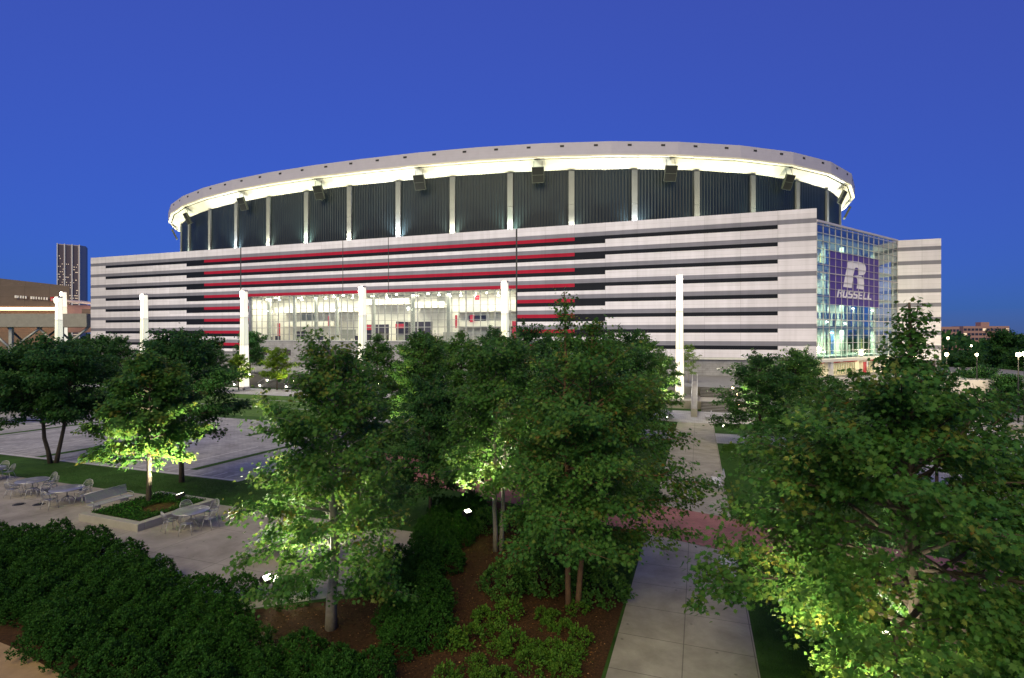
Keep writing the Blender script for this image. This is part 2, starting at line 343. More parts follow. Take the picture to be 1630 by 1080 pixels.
# ------------------------------------------------------------------ terrace, stairs, walls
TZ = .7
M['riser'] = mat('dark_granite', (.05, .05, .055), .7, 0, .2, 4)  # shade on the risers painted in as a darker stone colour
m = MB()
m.prism([(-150, 82), (-84, 82), (-84, 83), (-42, 83), (-42, 82), (-8, 82), (-8, 80.5), (8.2, 80.5), (8.2, 98), (13, 101.2), (62, 101.2), (62, 150), (-165, 150), (-165, 82)], -9, TZ)
m.build('terrace', M['concd'], kind='structure')
m = MB(); m.prism([(8.35, 98.0), (13, 101.05), (62, 101.05), (62, 100.75), (12.9, 100.75), (8.35, 97.5)], -9, 1.15)
w_ = m.build('retaining_wall', M['pale'], label='pale panelled retaining wall below the glass corner entrance', cat='wall')
def stairs(name, u0, u1, v0, z0, z1, n, tread, mt, label):
    r = empty(name, ((u0 + u1) / 2, v0, z0), 0, label, 'stairs'); m = MB(); h = (z1 - z0) / n
    for i in range(n): m.box(u0 - (u0 + u1) / 2, i * tread, -.6, (u1 - u0) / 2, n * tread + .35, h * (i + 1) - .03, 0)
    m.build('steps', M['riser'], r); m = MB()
    for i in range(n): m.box(u0 - (u0 + u1) / 2 - .01, i * tread - .02, h * (i + 1) - .029, (u1 - u0) / 2 + .01, (i + 1) * tread - .025 if i < n - 1 else n * tread + .35, h * (i + 1) + .004, 0)
    m.build('treads', mt, r); return r
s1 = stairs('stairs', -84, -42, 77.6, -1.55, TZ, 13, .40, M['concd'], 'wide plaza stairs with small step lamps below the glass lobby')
def rail(parent, u, v0, z0, v1, z1, r=.03, h=.95):
    m = MB(); m.tube([(u, v0 - .3, z0 + h * .9), (u, v0, z0 + h), (u, v1, z1 + h), (u, v1 + .5, z1 + h), (u, v1 + .5, z1)], r, 6)
    k = 3
    for i in range(k + 1): t = i / k; m.tube([(u, v0 + (v1 - v0) * t, z0 + (z1 - z0) * t - .05), (u, v0 + (v1 - v0) * t, z0 + (z1 - z0) * t + h)], r * .8, 6)
    return m.build('handrail', M['frame'], parent)
LM = MB(); LM.lathe([(.001, -.10), (.09, -.10), (.10, 0), (.09, .10), (.001, .11)], 10)
lamp_me = None
for ui in range(-82, -43, 6):
    rail(s1, ui + 63, .0, 0, 5.0, 2.25)
    for t in (.2, 2.0, 3.8):
        m = MB(); m.lathe([(.001, -.09), (.07, -.09), (.10, 0), (.07, .09), (.001, .1)], 8, (ui + 63 + .12, t, .28 + t * .45)); m.build('step_lamp', M['lamp'], s1)
# central stairs at the end of the path
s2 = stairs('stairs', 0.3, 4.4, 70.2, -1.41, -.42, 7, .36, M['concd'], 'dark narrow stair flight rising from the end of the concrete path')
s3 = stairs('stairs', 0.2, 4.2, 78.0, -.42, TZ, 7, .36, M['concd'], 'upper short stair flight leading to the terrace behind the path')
m = MB(); m.prism([(-8, 72.7), (8.2, 72.7), (8.2, 80.5), (-8, 80.5)], -5, -.44); m.build('stair_landing', M['conc'], kind='structure')
# ramp cheek wall left of the flight
m = MB()
def wedge(m, u0, u1, v0, v1, zb, za, zc, mi=0):
    m.add([(u0, v0, zb), (u1, v0, zb), (u1, v1, zb), (u0, v1, zb), (u0, v0, za), (u1, v0, za), (u1, v1, zc), (u0, v1, zc)],
          [(0, 3, 2, 1), (4, 5, 6, 7), (0, 1, 5, 4), (1, 2, 6, 5), (2, 3, 7, 6), (3, 0, 4, 7)], mi)
wedge(m, -.85, -.15, 64.5, 80.4, -2, -.35, 1.5)
cw = m.build('stair_cheek_wall', M['conc'], label='pale sloping concrete cheek wall beside the stair flight at the path end', cat='wall')
for du in (-.82, -.18):
    mm = MB(); mm.tube([(du, 64.6, -.3), (du, 64.6, .6), (du, 80.2, 2.45), (du, 80.2, 1.5)], .04, 6)
    for i in range(1, 6): t = i / 6; mm.tube([(du, 64.6 + 15.6 * t, -.35 + 1.85 * t), (du, 64.6 + 15.6 * t, .6 + 1.85 * t)], .025, 6)
    mm.build('handrail', M['frame'], cw)
for i, (u, v, z) in enumerate(((4.6, 70.0, -1.4), (4.6, 73.2, -.44), (4.4, 79.6, -.3))):
    st = empty('bollard_lamp', (u, v, z), 0, ('low warm lamp at the foot of the path-end stair flight', 'warm lamp halfway up beside the path-end stair flight', 'warm lamp beside the upper short stair flight')[i], 'lamp')
    m = MB(); m.tube([(0, 0, -.3), (0, 0, 1.0)], .05, 8); m.build('post', M['steel'], st)
    m = MB(); m.lathe([(.001, .95), (.11, .97), (.14, 1.08), (.11, 1.19), (.001, 1.22)], 10); m.build('lens', emit('warm_lens', (1, .72, .4), 18), st)

# ------------------------------------------------------------------ arena
ARENA = empty('arena', (0, 0, 0), 0, 'huge arena with striped white, grey, black and red front and lit oval roof', 'arena')
FV = 103.3
ZT = 29.6; zc0 = 27.54
rows = [(ZT, 27.94, 'w')]
for k in range(8):
    zc = zc0 - 3 * k
    rows += [(zc + .4, zc - .4, 'g'), (zc - .4, zc - 1.1, 'A%d' % k), (zc - 1.1, zc - 1.85, 'B%d' % k), (zc - 1.85, (zc - 2.6) if k < 7 else 4.0, 'w')]
WU0, WU1, WZ0, WZ1 = -104.15, -34.89, 6.7, 17.44
cuts = [-160.47, -154.49, -124.59, -118.61, WU0, WU1, -22.93, -16.95, 12.95, 18.93]
def colr(code, uc):
    if code == 'w': return 0
    if code == 'g': return 1
    if code[0] == 'A':
        if uc < -154.49 or uc > 12.95: return 0
        return 3 if -118.61 < uc < -22.93 else 2
    return 2 if -124.59 < uc < -16.95 else 0
m = MB()
for za, zb, code in rows:
    for i in range(len(cuts) - 1):
        u0, u1 = cuts[i], cuts[i + 1]; mi = colr(code, (u0 + u1) / 2); a, b = za, zb
        if i == 4:
            if b >= WZ1 - .001: pass
            else: continue
        m.quad((u0, FV, b), (u1, FV, b), (u1, FV, a), (u0, FV, a), mi)
# parapet top, left return, back of parapet, bottom soffit, window reveals
m.quad((-160.47, FV, ZT), (18.93, FV, ZT), (18.93, FV + .6, ZT), (-160.47, FV + .6, ZT), 0)
m.quad((18.93, FV + .6, ZT), (-160.47, FV + .6, ZT), (-160.47, FV + .6, 28), (18.93, FV + .6, 28), 0)
m.quad((-160.47, FV, ZT), (-160.47, FV + 45, ZT), (-160.47, FV + 45, 4), (-160.47, FV, 4), 0)
m.quad((18.93, FV, 27.3), (18.93, FV, ZT), (18.93, FV + 25, ZT), (18.93, FV + 25, 27.3), 0)
m.quad((-160.47, FV, 4), (WU0, FV, 4), (WU0, FV + .5, 4), (-160.47, FV + .5, 4), 0)
m.quad((WU1, FV, 4), (18.93, FV, 4), (18.93, FV + .5, 4), (WU1, FV + .5, 4), 0)
m.quad((WU0, FV, WZ0), (WU0, FV, WZ1), (WU0, FV + 1.2, WZ1), (WU0, FV + 1.2, WZ0), 1)
m.quad((WU1, FV, WZ0), (WU1, FV, WZ1), (WU1, FV + 1.2, WZ1), (WU1, FV + 1.2, WZ0), 1)
m.quad((WU0, FV, WZ1), (WU1, FV, WZ1), (WU1, FV + 1.2, WZ1), (WU0, FV + 1.2, WZ1), 0)
m.build('front_wall', [M['white'], M['grey'], M['black'], M['red']], ARENA)
m = MB(); m.box(-160.4, FV + .5, TZ - .5, WU0, FV + .9, 4.0); m.box(WU1, FV + .5, TZ - .5, 18.5, FV + .9, 4.0)
m.box(WU0 + .01, FV - .25, TZ - .5, WU1 - .01, FV + .5, WZ0 - .001)
m.build('base_wall', M['base'], ARENA)
m = MB(); m.box(WU0 - .3, FV - .45, WZ0, WU1 + .3, FV + .1, WZ0 + .14); m.box(-16, FV - .12, 3.62, 18.9, FV - .004, 3.98); m.build('ledge', M['frame'], ARENA)
for k, zb in ((9, 4.02), (14, WZ1), (16, WZ1), (21, 4.02)):
    u = PU - PW * k; w = .17 if k in (9, 21) else .08
    m = MB(); m.box(u - w, FV - .012, zb, u + w, FV + .05, ZT - .02); m.build('expansion_joint', M['joint'], ARENA)
# small doors and lamps on the base wall
for u in (-99, -92, -80, -66):
    m = MB(); m.box(u - .8, FV - .27, 3.2, u + .8, FV - .251, 4.6); m.build('vent_grille', M['int_dark'], ARENA)
for u in (-96, -75, -55):
    m = MB(); m.box(u - .35, FV - .55, 4.3, u + .35, FV - .26, 4.55); wl = m.build('wall_lamp', M['frame'], ARENA)
    m = MB(); m.quad((u - .3, FV - .5, 4.295), (u + .3, FV - .5, 4.295), (u + .3, FV - .3, 4.295), (u - .3, FV - .3, 4.295)); m.build('lens', M['lamp'], wl)
# podium roof
m = MB(); m.prism([(-160.4, FV + .6), (18.8, FV + .6), (38, 131), (45.8, 131), (45.8, 200), (-160.4, 200)], 26.6, 27.1); m.build('podium_roof', M['roof'], ARENA)

# curtain wall lobby
GV = FV + .95
m = MB(); m.quad((WU0, GV, WZ0), (WU1, GV, WZ0), (WU1, GV, WZ1), (WU0, GV, WZ1)); m.build('lobby_glass', M['glass'], ARENA)
m = MB(); NV = 42; dz = (WZ1 - WZ0) / 7
for i in range(NV + 1):
    u = WU0 + (WU1 - WU0) * i / NV; w = .15 if i % 7 == 0 else .08
    m.box(u - w, GV - .16, WZ0, u + w, GV - .01, WZ1)
for j in range(8):
    z = WZ0 + dz * j; w = .07 if j in (1, 2) else .045
    m.box(WU0, GV - .12, z - w, WU1, GV - .02, z + w)
m.build('lobby_mullion', M['mull'], ARENA)
IB = 112.6
m = MB()
m.quad((WU0 - 4, IB, WZ0), (WU1 + 4, IB, WZ0), (WU1 + 4, IB, WZ1), (WU0 - 4, IB, WZ1), 0)
m.quad((WU0 - .5, GV, WZ0), (WU0 - .5, IB, WZ0), (WU0 - .5, IB, WZ1), (WU0 - .5, GV, WZ1), 0)
m.quad((WU1 + .5, GV, WZ0), (WU1 + .5, IB, WZ0), (WU1 + .5, IB, WZ1), (WU1 + .5, GV, WZ1), 0)
m.build('lobby_back_wall', M['int_white'], ARENA)
m = MB(); m.box(WU0 - .5, GV + .02, WZ0 - .3, WU1 + .5, IB, WZ0 + .02); m.build('lobby_floor', M['int_floor'], ARENA)
m = MB(); m.box(WU0 - .5, GV + .02, WZ1 - .05, WU1 + .5, IB, WZ1 + .4); m.build('lobby_ceiling', M['int_grey'], ARENA)
rnd = random.Random(3)
for (u0, u1, z0, v0) in ((-101, -78, 13.6, 108.5), (-62, -53.5, 14.2, 108.6), (-52, -36.5, 13.1, 107.8), (-100, -84, 10.2, 109.5), (-52, -36.5, 9.8, 107.8), (-76, -63, 15.2, 109)):
    m = MB(); m.box(u0, v0, z0, u1, IB - .01, z0 + .25); m.box(u0, v0 - .001, z0 + .25, u1, v0 + .15, z0 + 1.3); m.build('balcony', M['int_white'], ARENA)
for u in (-100.5, -92.8, -80.5, -70.5, -60.2, -51.5, -38.0, -86.5):
    m = MB(); m.lathe([(.42, WZ0), (.42, WZ1)], 16, (u, 106.2, 0)); m.build('lobby_column', M['int_grey'], ARENA)
for u0, u1, z0, z1, mk in ((-75.5, -70.5, 6.8, 10.6, 'int_dark'), (-66, -58.8, 6.8, 11.2, 'int_dark'), (-49.5, -45.3, 10.7, 12.5, 'int_dark'), (-98, -95.2, 7, 9, 'int_dark'),
                           (-84.3, -79.8, 7.2, 9.4, 'int_grey'), (-57.5, -54, 15.3, 16.9, 'int_grey'), (-41.4, -37.5, 7, 9, 'int_grey'), (-96, -92.4, 11.8, 13.4, 'int_grey'), (-56, -50, 7, 8.7, 'int_grey')):
    m = MB(); m.box(u0, IB - .12 if mk == 'int_dark' or z0 > 11 else IB - .1, z0, u1, IB - .02, z1)
    if mk == 'int_dark' and z0 < 7: m.box(u0 - .2, 108.8, z0, u0, IB - .13, z1)
    m.build('lobby_doorway', M[mk], ARENA)
for u, z0, z1, w in ((-83.6, 10.2, 12.6, .28), (-60.6, 11.3, 12.6, .3), (-50.2, 9.6, 12.4, .22), (-46.4, 10.8, 12.4, .5), (-64.2, 9.6, 10.6, 1.2), (-72.5, 9.2, 10.4, 1.0), (-98.6, 7.4, 11.0, .4), (-36.4, 7.4, 11.0, .8), (-45.2, 15.6, 16.6, .5)):
    m = MB(); m.box(u - w, 107.2, z0, u + w, 107.26, z1); m.build('lobby_banner', M['banner_red'], ARENA)
# furniture of the lobby: counters and queue tables seen low behind the glass
for u in np.arange(-101, -37, 3.7):
    m = MB(); h = rnd.uniform(.7, 1.3); w = rnd.uniform(.5, 1.3); v = rnd.uniform(105.2, 108)
    m.box(u - w, v, WZ0 + .02, u + w, v + .6, WZ0 + h); m.box(u - w - .1, v - .1, WZ0 + h, u + w + .1, v + .7, WZ0 + h + .06)
    m.build('lobby_counter', M['int_grey'] if rnd.random() < .6 else M['int_dark'], ARENA)
dn = MB(); dn.lathe([(.001, 0), (.22, 0), (.22, .12), (.001, .12)], 10)
for i in range(26):
    u = -102 + i * 2.65; v = rnd.choice((105.3, 107.0, 109.2)); z = WZ1 - rnd.choice((.25, .6, .9))
    m = MB(); m.lathe([(.001, 0), (.30, 0), (.30, .12), (.001, .12)], 10, (u, v, z)); m.tube([(u, v, z + .1), (u, v, WZ1 - .04)], .03, 5); m.build('pendant_lamp', M['down'], ARENA)
def light(kind, name, loc, power, color=(1, .9, .7), size=.3, rot=None, spot=None, blend=.5, target=None, sx=None, sy=None):
    d = bpy.data.lights.new(name, kind); o = bpy.data.objects.new(name, d); COL.objects.link(o); o.location = loc; d.energy = power; d.color = color
    if kind == 'AREA':
        d.size = size
        if sx: d.shape = 'RECTANGLE'; d.size = sx; d.size_y = sy
    else: d.shadow_soft_size = size
    if kind == 'SPOT': d.spot_size = radians(spot or 90); d.spot_blend = blend
    if target is not None:
        o.rotation_euler = (Vector(target) - Vector(loc)).to_track_quat('-Z', 'Y').to_euler()
    elif rot: o.rotation_euler = rot
    return o
for i in range(6):
    light('AREA', 'lobby_light', (-98.5 + i * 11.6, 107.0, WZ1 - .35), 2200, (1, .94, .74), rot=(0, 0, 0), sx=9, sy=4)

# oval drum and roof
RC = (-74.52, 184.0); RA, RB, RT, RN = 116.11, 77.35, .01, 2.27
def oval(off, n):
    t = np.linspace(0, 2 * pi, n, endpoint=False); e = 2 / RN; C, S = np.cos(t), np.sin(t)
    x = (RA - off) * np.sign(C) * np.abs(C) ** e; y = (RB - off) * np.sign(S) * np.abs(S) ** e
    return RC[0] + x * cos(RT) - y * sin(RT), RC[1] + x * sin(RT) + y * cos(RT)
def oval_at(off, L, sub=20000):
    u, v = oval(off, sub); A = np.concatenate([[0], np.cumsum(np.hypot(np.diff(u), np.diff(v)))])
    i = np.searchsorted(A, np.atleast_1d(L) % A[-1]); i = np.clip(i, 1, sub - 2)
    P = np.stack([u[i], v[i]], 1); T = np.stack([u[i + 1] - u[i - 1], v[i + 1] - v[i - 1]], 1); T /= np.linalg.norm(T, axis=1)[:, None]
    return P, T, A[-1]     # counter-clockwise: outward normal = (Ty, -Tx)
DOFF = 3.5
Lt = oval_at(DOFF, 0)[2]
NS = 3440
P, T, _ = oval_at(DOFF, np.linspace(0, Lt, NS, endpoint=False))
m = MB(); vs = []
for i in range(NS):
    o_ = .05 if (i % 4) in (0, 1) else -.02
    vs.append((P[i][0] + T[i][1] * o_, P[i][1] - T[i][0] * o_))
n = NS
m.add([(a, b, 20) for a, b in vs] + [(a, b, 44.15) for a, b in vs], [(i, (i + 1) % n, n + (i + 1) % n, n + i) for i in range(n)])
m.build('drum_wall', M['drum'], ARENA)
Ls = [378.5]
for dlt in (16.3, 13.9, 13.3, 13.1, 13.0, 13.4, 13.6, 13.4, 13.5, 13.6, 13.9, 13.9, 13.7, 13.6): Ls.append(Ls[-1] + dlt)
Ls = [365.5] + Ls + [584.5]
for L_ in Ls:
    (p,), (t,), _ = oval_at(DOFF, L_); nx, ny = t[1], -t[0]; m = MB()
    for z0, z1 in ((20, 36.5), (36.56, 43.9)):
        m.obox((p[0] + nx * .22, p[1] + ny * .22, (z0 + z1) / 2), (t[0] * .62, t[1] * .62, 0), (nx * .2, ny * .2, 0), (0, 0, (z1 - z0) / 2))
    m.build('pilaster', M['pil'], ARENA)
NF = 46 * 2
tt = np.linspace(0, 2 * pi, NF, endpoint=False)
def oval_pts(off, n):
    Lf = oval_at(off, 0)[2]; P, T, _ = oval_at(off, np.linspace(0, Lf, n, endpoint=False) + .01); return [(float(a), float(b)) for a, b in P]
FACETS = 44
def ring(m, r0, z0, r1, z1, mi=0):
    n = len(r0); m.add([(a, b, z0) for a, b in r0] + [(a, b, z1) for a, b in r1], [(i, (i + 1) % n, n + (i + 1) % n, n + i) for i in range(n)], mi)
R0 = oval_pts(0, FACETS); R1 = oval_pts(.75, FACETS); R2 = oval_pts(1.02, FACETS); R3 = oval_pts(DOFF + .6, FACETS); Rin = oval_pts(8, FACETS)
m = MB(); ring(m, R0, 46.35, R0, 49.0); ring(m, R0, 49.0, R1, 49.12); ring(m, R1, 49.12, Rin, 49.0); n = FACETS
m.add([(a, b, 49.0) for a, b in Rin] + [(RC[0], RC[1], 54)], [(i, (i + 1) % n, n) for i in range(n)])
m.build('roof', M['fascia'], ARENA)
m = MB(); ring(m, R0, 46.0, R0, 46.345); ring(m, R0, 46.0, R1, 45.9); ring(m, R2, 45.86, R3, 43.65); m.build('soffit', M['soffit'], ARENA)
m = MB(); ring(m, R1, 45.9, R1, 46.3); ring(m, R2, 45.86, R2, 46.3); ring(m, R1, 46.3, R2, 46.3); m.build('soffit_groove', M['joint'], ARENA)
# small square scuppers along the fascia, two per bay
Lr = oval_at(0, 0)[2]; f0 = Lr / FACETS
for k in range(22, 45):
    for h in (.27, .77) if FACETS < 60 else (.5,):
        i = k % FACETS; a, b = Vector(R0[i]), Vector(R0[(i + 1) % FACETS]); t = (b - a).normalized(); nn = Vector((t.y, -t.x)); c = a + (b - a) * h
        if c.y > RC[1] + 5: continue
        m = MB(); m.obox((c.x + nn.x * .01, c.y + nn.y * .01, 48.25), (t.x * .42, t.y * .42, 0), (nn.x * .05, nn.y * .05, 0), (0, 0, .2)); m.build('scupper', M['joint'], ARENA)
def bay(i, f=.5): return Ls[i] + (Ls[i + 1] - Ls[i]) * f
boxes = [bay(1, .32), bay(3, .42), bay(5, .43), bay(7, .47), bay(9, .47), bay(11, .52), bay(13, .6), bay(15, .35), 352.0, 596]
for L_ in boxes:
    (p,), (t,), _ = oval_at(DOFF, L_); nx, ny = t[1], -t[0]
    c = Vector((p[0] + nx * 2.1, p[1] + ny * 2.1, 42.7)); T3 = Vector((t[0], t[1], 0)); N3 = Vector((nx, ny, 0))
    D3 = (N3 * -.42 + Vector((0, 0, -.9))).normalized(); Q3 = T3.cross(D3)
    m = MB(); m.obox(c, T3 * 1.25, D3 * 1.6, Q3 * .22); lb = m.build('louvre_box', M['blackbox'], ARENA)
    m = MB()
    for s in (-1, 1): m.obox(c + T3 * 1.27 * s, T3 * .04, D3 * 1.64, Q3 * .25)
    for s in (-1, 0, 1): m.obox(c + D3 * 1.62 * s, T3 * 1.31, D3 * .045, Q3 * .25)
    m.build('rim', M['rim'], lb)
    m = MB()
    for s in (-.9, .9): m.tube([c + T3 * s - D3 * 1.2, c + T3 * s - D3 * 1.2 + Vector((0, 0, 2.0)) - N3 * .5], .05, 6)
    m.build('bracket', M['blackbox'], lb)
# floodlights standing on the podium roof at the drum
def roof_light(L_, f, j):
    (p,), (t,), _ = oval_at(DOFF, L_); nx, ny = t[1], -t[0]
    if f == 0: light('SPOT', 'drum_uplight', (p[0] + nx * .9 + t[0] * .3, p[1] + ny * .9 + t[1] * .3, 30.4), (11000, 5000, 15000, 8000)[j % 4], ((.85, 1.0, .78), (1, .95, .72), (.88, .95, 1.0), (1, .98, .8))[(j * 7) % 4], .12, spot=120, blend=1, target=(p[0] + nx * .1, p[1] + ny * .1, 34.0))
    light('SPOT', 'soffit_floodlight', (p[0] + nx * 3.3, p[1] + ny * 3.3, 29.4), 7000, (1, .95, .62), .3, spot=56, blend=.9, target=(p[0] + nx * 3.0, p[1] + ny * 3.0, 46))
for j, L_ in enumerate([326, 338, 352] + Ls + [598, 611, 3]):
    roof_light(L_, 0, j)
    if j < len(Ls) + 4: roof_light(L_ + 6.8, 1, j)

# corner glass, wing, entrance
GA, GB = Vector((18.93, 103.3)), Vector((38.6, 130.6)); GL = (GB - GA).length; gd = (GB - GA).normalized(); gn = Vector((gd.y, -gd.x))
def gp(s, z, off=0): q = GA + gd * GL * s + gn * off; return (q.x, q.y, z)
GZ0, GZ1 = 3.95, 27.3
m = MB(); m.quad(gp(.002, GZ0), gp(.998, GZ0), gp(.998, GZ1), gp(.002, GZ1)); m.build('corner_glass', M['glassb'], ARENA)
m = MB()
def gbox(m, s0, s1, z0, z1, o0, o1, mi=0):
    c = GA + gd * GL * (s0 + s1) / 2 + gn * (o0 + o1) / 2; m.obox((c.x, c.y, (z0 + z1) / 2), gd.to_3d() * GL * (s1 - s0) / 2, gn.to_3d() * (o1 - o0) / 2, (0, 0, (z1 - z0) / 2), mi)
for i in range(16): gbox(m, i / 15 - .0010 if i else .001, i / 15 + .0010 if i < 15 else .999, GZ0, GZ1, .01, .09)
k = 0; z = 26.9
while z > GZ0 - .1:
    w = .075 if k in (6, 12) else .03
    gbox(m, .001, .999, z - w, z + w, .02, .17); z -= 1.35; k += 1
gbox(m, 0, 1, GZ1, GZ1 + .35, -.3, .2)
m.build('corner_mullion', M['mullp'], ARENA)
m = MB(); gbox(m, 0, 1, 3.35, 3.86, -1.0, .5); m.build('entrance_canopy', M['int_white'], ARENA)
bn = MB(); gbox(bn, 2 / 15 + .0016, 11 / 15 - .0016, 13.47, 22.8, -.10, .006); bo = bn.build('sign_banner', M['purple'], ARENA)
def gpoly(m, pts, o0=.012, th=.03):
    n = len(pts); A = [gp(s, z, o0) for s, z in pts]; B = [gp(s, z, o0 + th) for s, z in pts]
    m.add(A + B, [tuple(range(n, 2 * n))] + [(i, (i + 1) % n, n + (i + 1) % n, n + i) for i in range(n)])
m = MB()
# big slanted initial as three pieces round the counter
gpoly(m, [(.345, 21.59), (.400, 21.66), (.472, 21.71), (.520, 21.62), (.551, 21.36), (.562, 20.82), (.560, 20.02), (.546, 19.56), (.515, 19.28), (.467, 19.22), (.472, 20.08), (.468, 20.46), (.458, 20.57), (.438, 20.57), (.425, 20.40), (.403, 18.95), (.387, 16.67), (.287, 16.72)])
gpoly(m, [(.412, 18.99), (.462, 19.14), (.500, 19.12), (.522, 18.92), (.536, 18.42), (.541, 17.73), (.530, 16.60), (.446, 16.68), (.459, 17.71), (.456, 18.40), (.440, 18.84)])
m.build('logo', M['logo'], bo)
# lettering RUSSELL on a slanted 4 x 7 stroke grid
G = {'R': [[(0, 0), (1.2, 0), (1.2, 7), (0, 7)], [(1.2, 5.7), (3.1, 5.7), (4, 6.2), (3.6, 7), (1.2, 7)], [(2.9, 4.4), (4, 4.2), (4, 6.2), (2.9, 5.7)], [(1.7, 3.4), (3.4, 3.4), (4, 4.2), (2.9, 4.5), (1.7, 4.5)], [(2.0, 3.4), (3.4, 3.4), (4.1, 2.2), (4.1, 0), (2.9, 0), (2.9, 2.2)]],
     'U': [[(0, 1.0), (1.2, 1.4), (1.2, 7), (0, 7)], [(2.8, 1.4), (4, 1.0), (4, 7), (2.8, 7)], [(0, 1.0), (.8, 0), (3.2, 0), (4, 1.0), (2.8, 1.4), (1.2, 1.4)]],
     'S': [[(0, 0), (3.2, 0), (4, .8), (2.8, 1.4), (0, 1.4)], [(2.8, 1.4), (4, .8), (4, 3.4), (3.2, 4.1), (2.8, 2.9)], [(.8, 2.9), (2.8, 2.9), (3.2, 4.1), (1.2, 4.1)], [(0, 3.6), (.8, 2.9), (1.2, 4.1), (1.2, 5.7), (0, 6.2)], [(0, 6.2), (1.2, 5.7), (4, 5.7), (4, 7), (.8, 7)]],
     'E': [[(0, 0), (1.2, 0), (1.2, 7), (0, 7)], [(1.2, 0), (3.8, 0), (3.8, 1.4), (1.2, 1.4)], [(1.2, 2.9), (3.4, 2.9), (3.4, 4.1), (1.2, 4.1)], [(1.2, 5.7), (3.8, 5.7), (3.8, 7), (1.2, 7)]],
     'L': [[(0, 0), (1.2, 0), (1.2, 7), (0, 7)], [(1.2, 0), (3.7, 0), (3.7, 1.4), (1.2, 1.4)]]}
m = MB(); x = .214; zz = 14.78; hh = 1.42
for ch in 'RUSSELL':
    wch = .054
    for poly in G[ch]:
        gpoly(m, [(x + (px / 4) * wch + (py / 7) * .016, zz + py / 7 * hh) for px, py in poly], .012 )
    x += .0615 if ch != 'L' else .058
m.build('lettering', M['logo'], bo)
# interior behind corner glass: floors, partitions, lights
m = MB()
INN = -9.0
c0, c1 = gp(.0, 0, INN), gp(1, 0, INN)
m.quad(gp(.02, 0, INN), gp(.97, 0, INN), gp(.97, 27, INN), gp(.02, 27, INN)); m.build('concourse_back_wall', M['int_white'], ARENA)
def gslab(name, s0, s1, z0, z1, o0, o1, mt): mm = MB(); gbox(mm, s0, s1, z0, z1, o0, o1); return mm.build(name, mt, ARENA)
for z in (4.0, 9.4, 14.9, 20.3, 25.6): gslab('concourse_floor', .01, .98, z - .25, z + .25, -8.9, -.6, M['int_grey'])
rr = random.Random(11)
M['int_blue'] = mat('interior_blue', (.06, .12, .35), .6); M['int_ochre'] = mat('interior_ochre', (.55, .45, .16), .6)
for k in range(46):
    s = rr.uniform(.02, .95); w = rr.uniform(.008, .03); zb = rr.choice((4.3, 9.7, 15.2, 20.6)); h = rr.uniform(1.5, 4.8); o = rr.uniform(-8.5, -2)
    gslab('concourse_panel', s, min(s + w, .97), zb, zb + h, o, o + .15, M[rr.choice(('int_white', 'int_grey', 'int_blue', 'int_ochre', 'int_dark', 'int_white', 'int_grey'))])
for i in range(14):
    gslab('concourse_blind', (i + .12) / 15, (i + .72) / 15, 10.9, 11.9, -.5, -.45, M['int_blue'])
for s in (.1, .3, .52, .74, .93): gslab('concourse_column', s, s + .022, 4.2, 25.5, -4, -3.2, M['int_grey'])
for s, z in ((.07, 13.6), (.16, 12.6), (.3, 10.4), (.52, 10.2), (.27, 4.9), (.62, 13.2), (.88, 13.0), (.05, 9.0), (.08, 24), (.12, 14.6), (.36, 8.4)):
    q = gp(s, z, -3); mm = MB(); mm.lathe([(.001, 0), (.2, 0), (.2, .12), (.001, .12)], 10, q); mm.build('concourse_lamp', M['lamp'], ARENA)
for z, e in ((8.9, 2400), (14.4, 1700), (19.8, 1500), (25.0, 1300)):
    for s in (.18, .5, .82):
        q = gp(s, z, -4.5); light('AREA', 'concourse_light', q, e, (.98, 1.0, .66), sx=5, sy=2.5, rot=(0, 0, atan2(gd.y, gd.x)))
# entrance doors under the canopy
DO = -1.0
def door_set(s0, n, w=.026):
    for i in range(n):
        a = s0 + i * w * 1.12
        mm = MB(); gbox(mm, a, a + .0035, TZ, 3.0, DO, DO + .14); gbox(mm, a + w - .0035, a + w, TZ, 3.0, DO, DO + .14)
        gbox(mm, a + .0036, a + w - .0036, TZ, TZ + .25, DO, DO + .12); gbox(mm, a + .0036, a + w - .0036, 2.85, 3.0, DO, DO + .12); gbox(mm, a + .0036, a + w - .0036, 1.65, 1.75, DO, DO + .12)
        d = mm.build('entrance_door', M['doorframe'], ARENA)
        mm = MB(); gbox(mm, a + .0036, a + w - .0036, TZ + .25, 2.85, DO + .03, DO + .05); mm.build('door_glass', M['glass'], d)
door_set(.012, 4); door_set(.205, 10); door_set(.60, 4); door_set(.80, 4)
gslab('lobby_wall', .01, .98, TZ, 3.3, -6.5, -6.3, M['int_white'])
for s0, s1 in ((.0, .008), (.142, .2), (.56, .59), (.76, .79), (.95, .99)): gslab('entrance_pier', s0, s1, TZ, 3.34, -1.1, -.3, M['int_white'])
for s0, s1 in ((.008, .14), (.2, .52), (.6, .74)):
    mm = MB(); gbox(mm, s0, s1, 3.02, 3.33, -.95, -.86); b = mm.build('entrance_sign', M['banner_red'], ARENA)
    mm = MB(); q = s0 + (s1 - s0) * .35
    for j in range(5): gbox(mm, q + j * .007, q + j * .007 + .004, 3.11, 3.24, -.857, -.85)
    mm.build('lettering', M['signwhite'], b)
for s in (.157, .585): gslab('gate_sign', s, s + .022, 2.0, 3.4, -.2, -.12, M['signwhite'])
gslab('red_banner', .50, .535, TZ + .3, 3.0, .4, .5, M['banner_red'])
for s in (.08, .3, .5, .7, .9): q = gp(s, 3.25, -3.6); light('AREA', 'entrance_light', q, 320, (1, .85, .50), sx=4, sy=2, rot=(0, 0, atan2(gd.y, gd.x)))
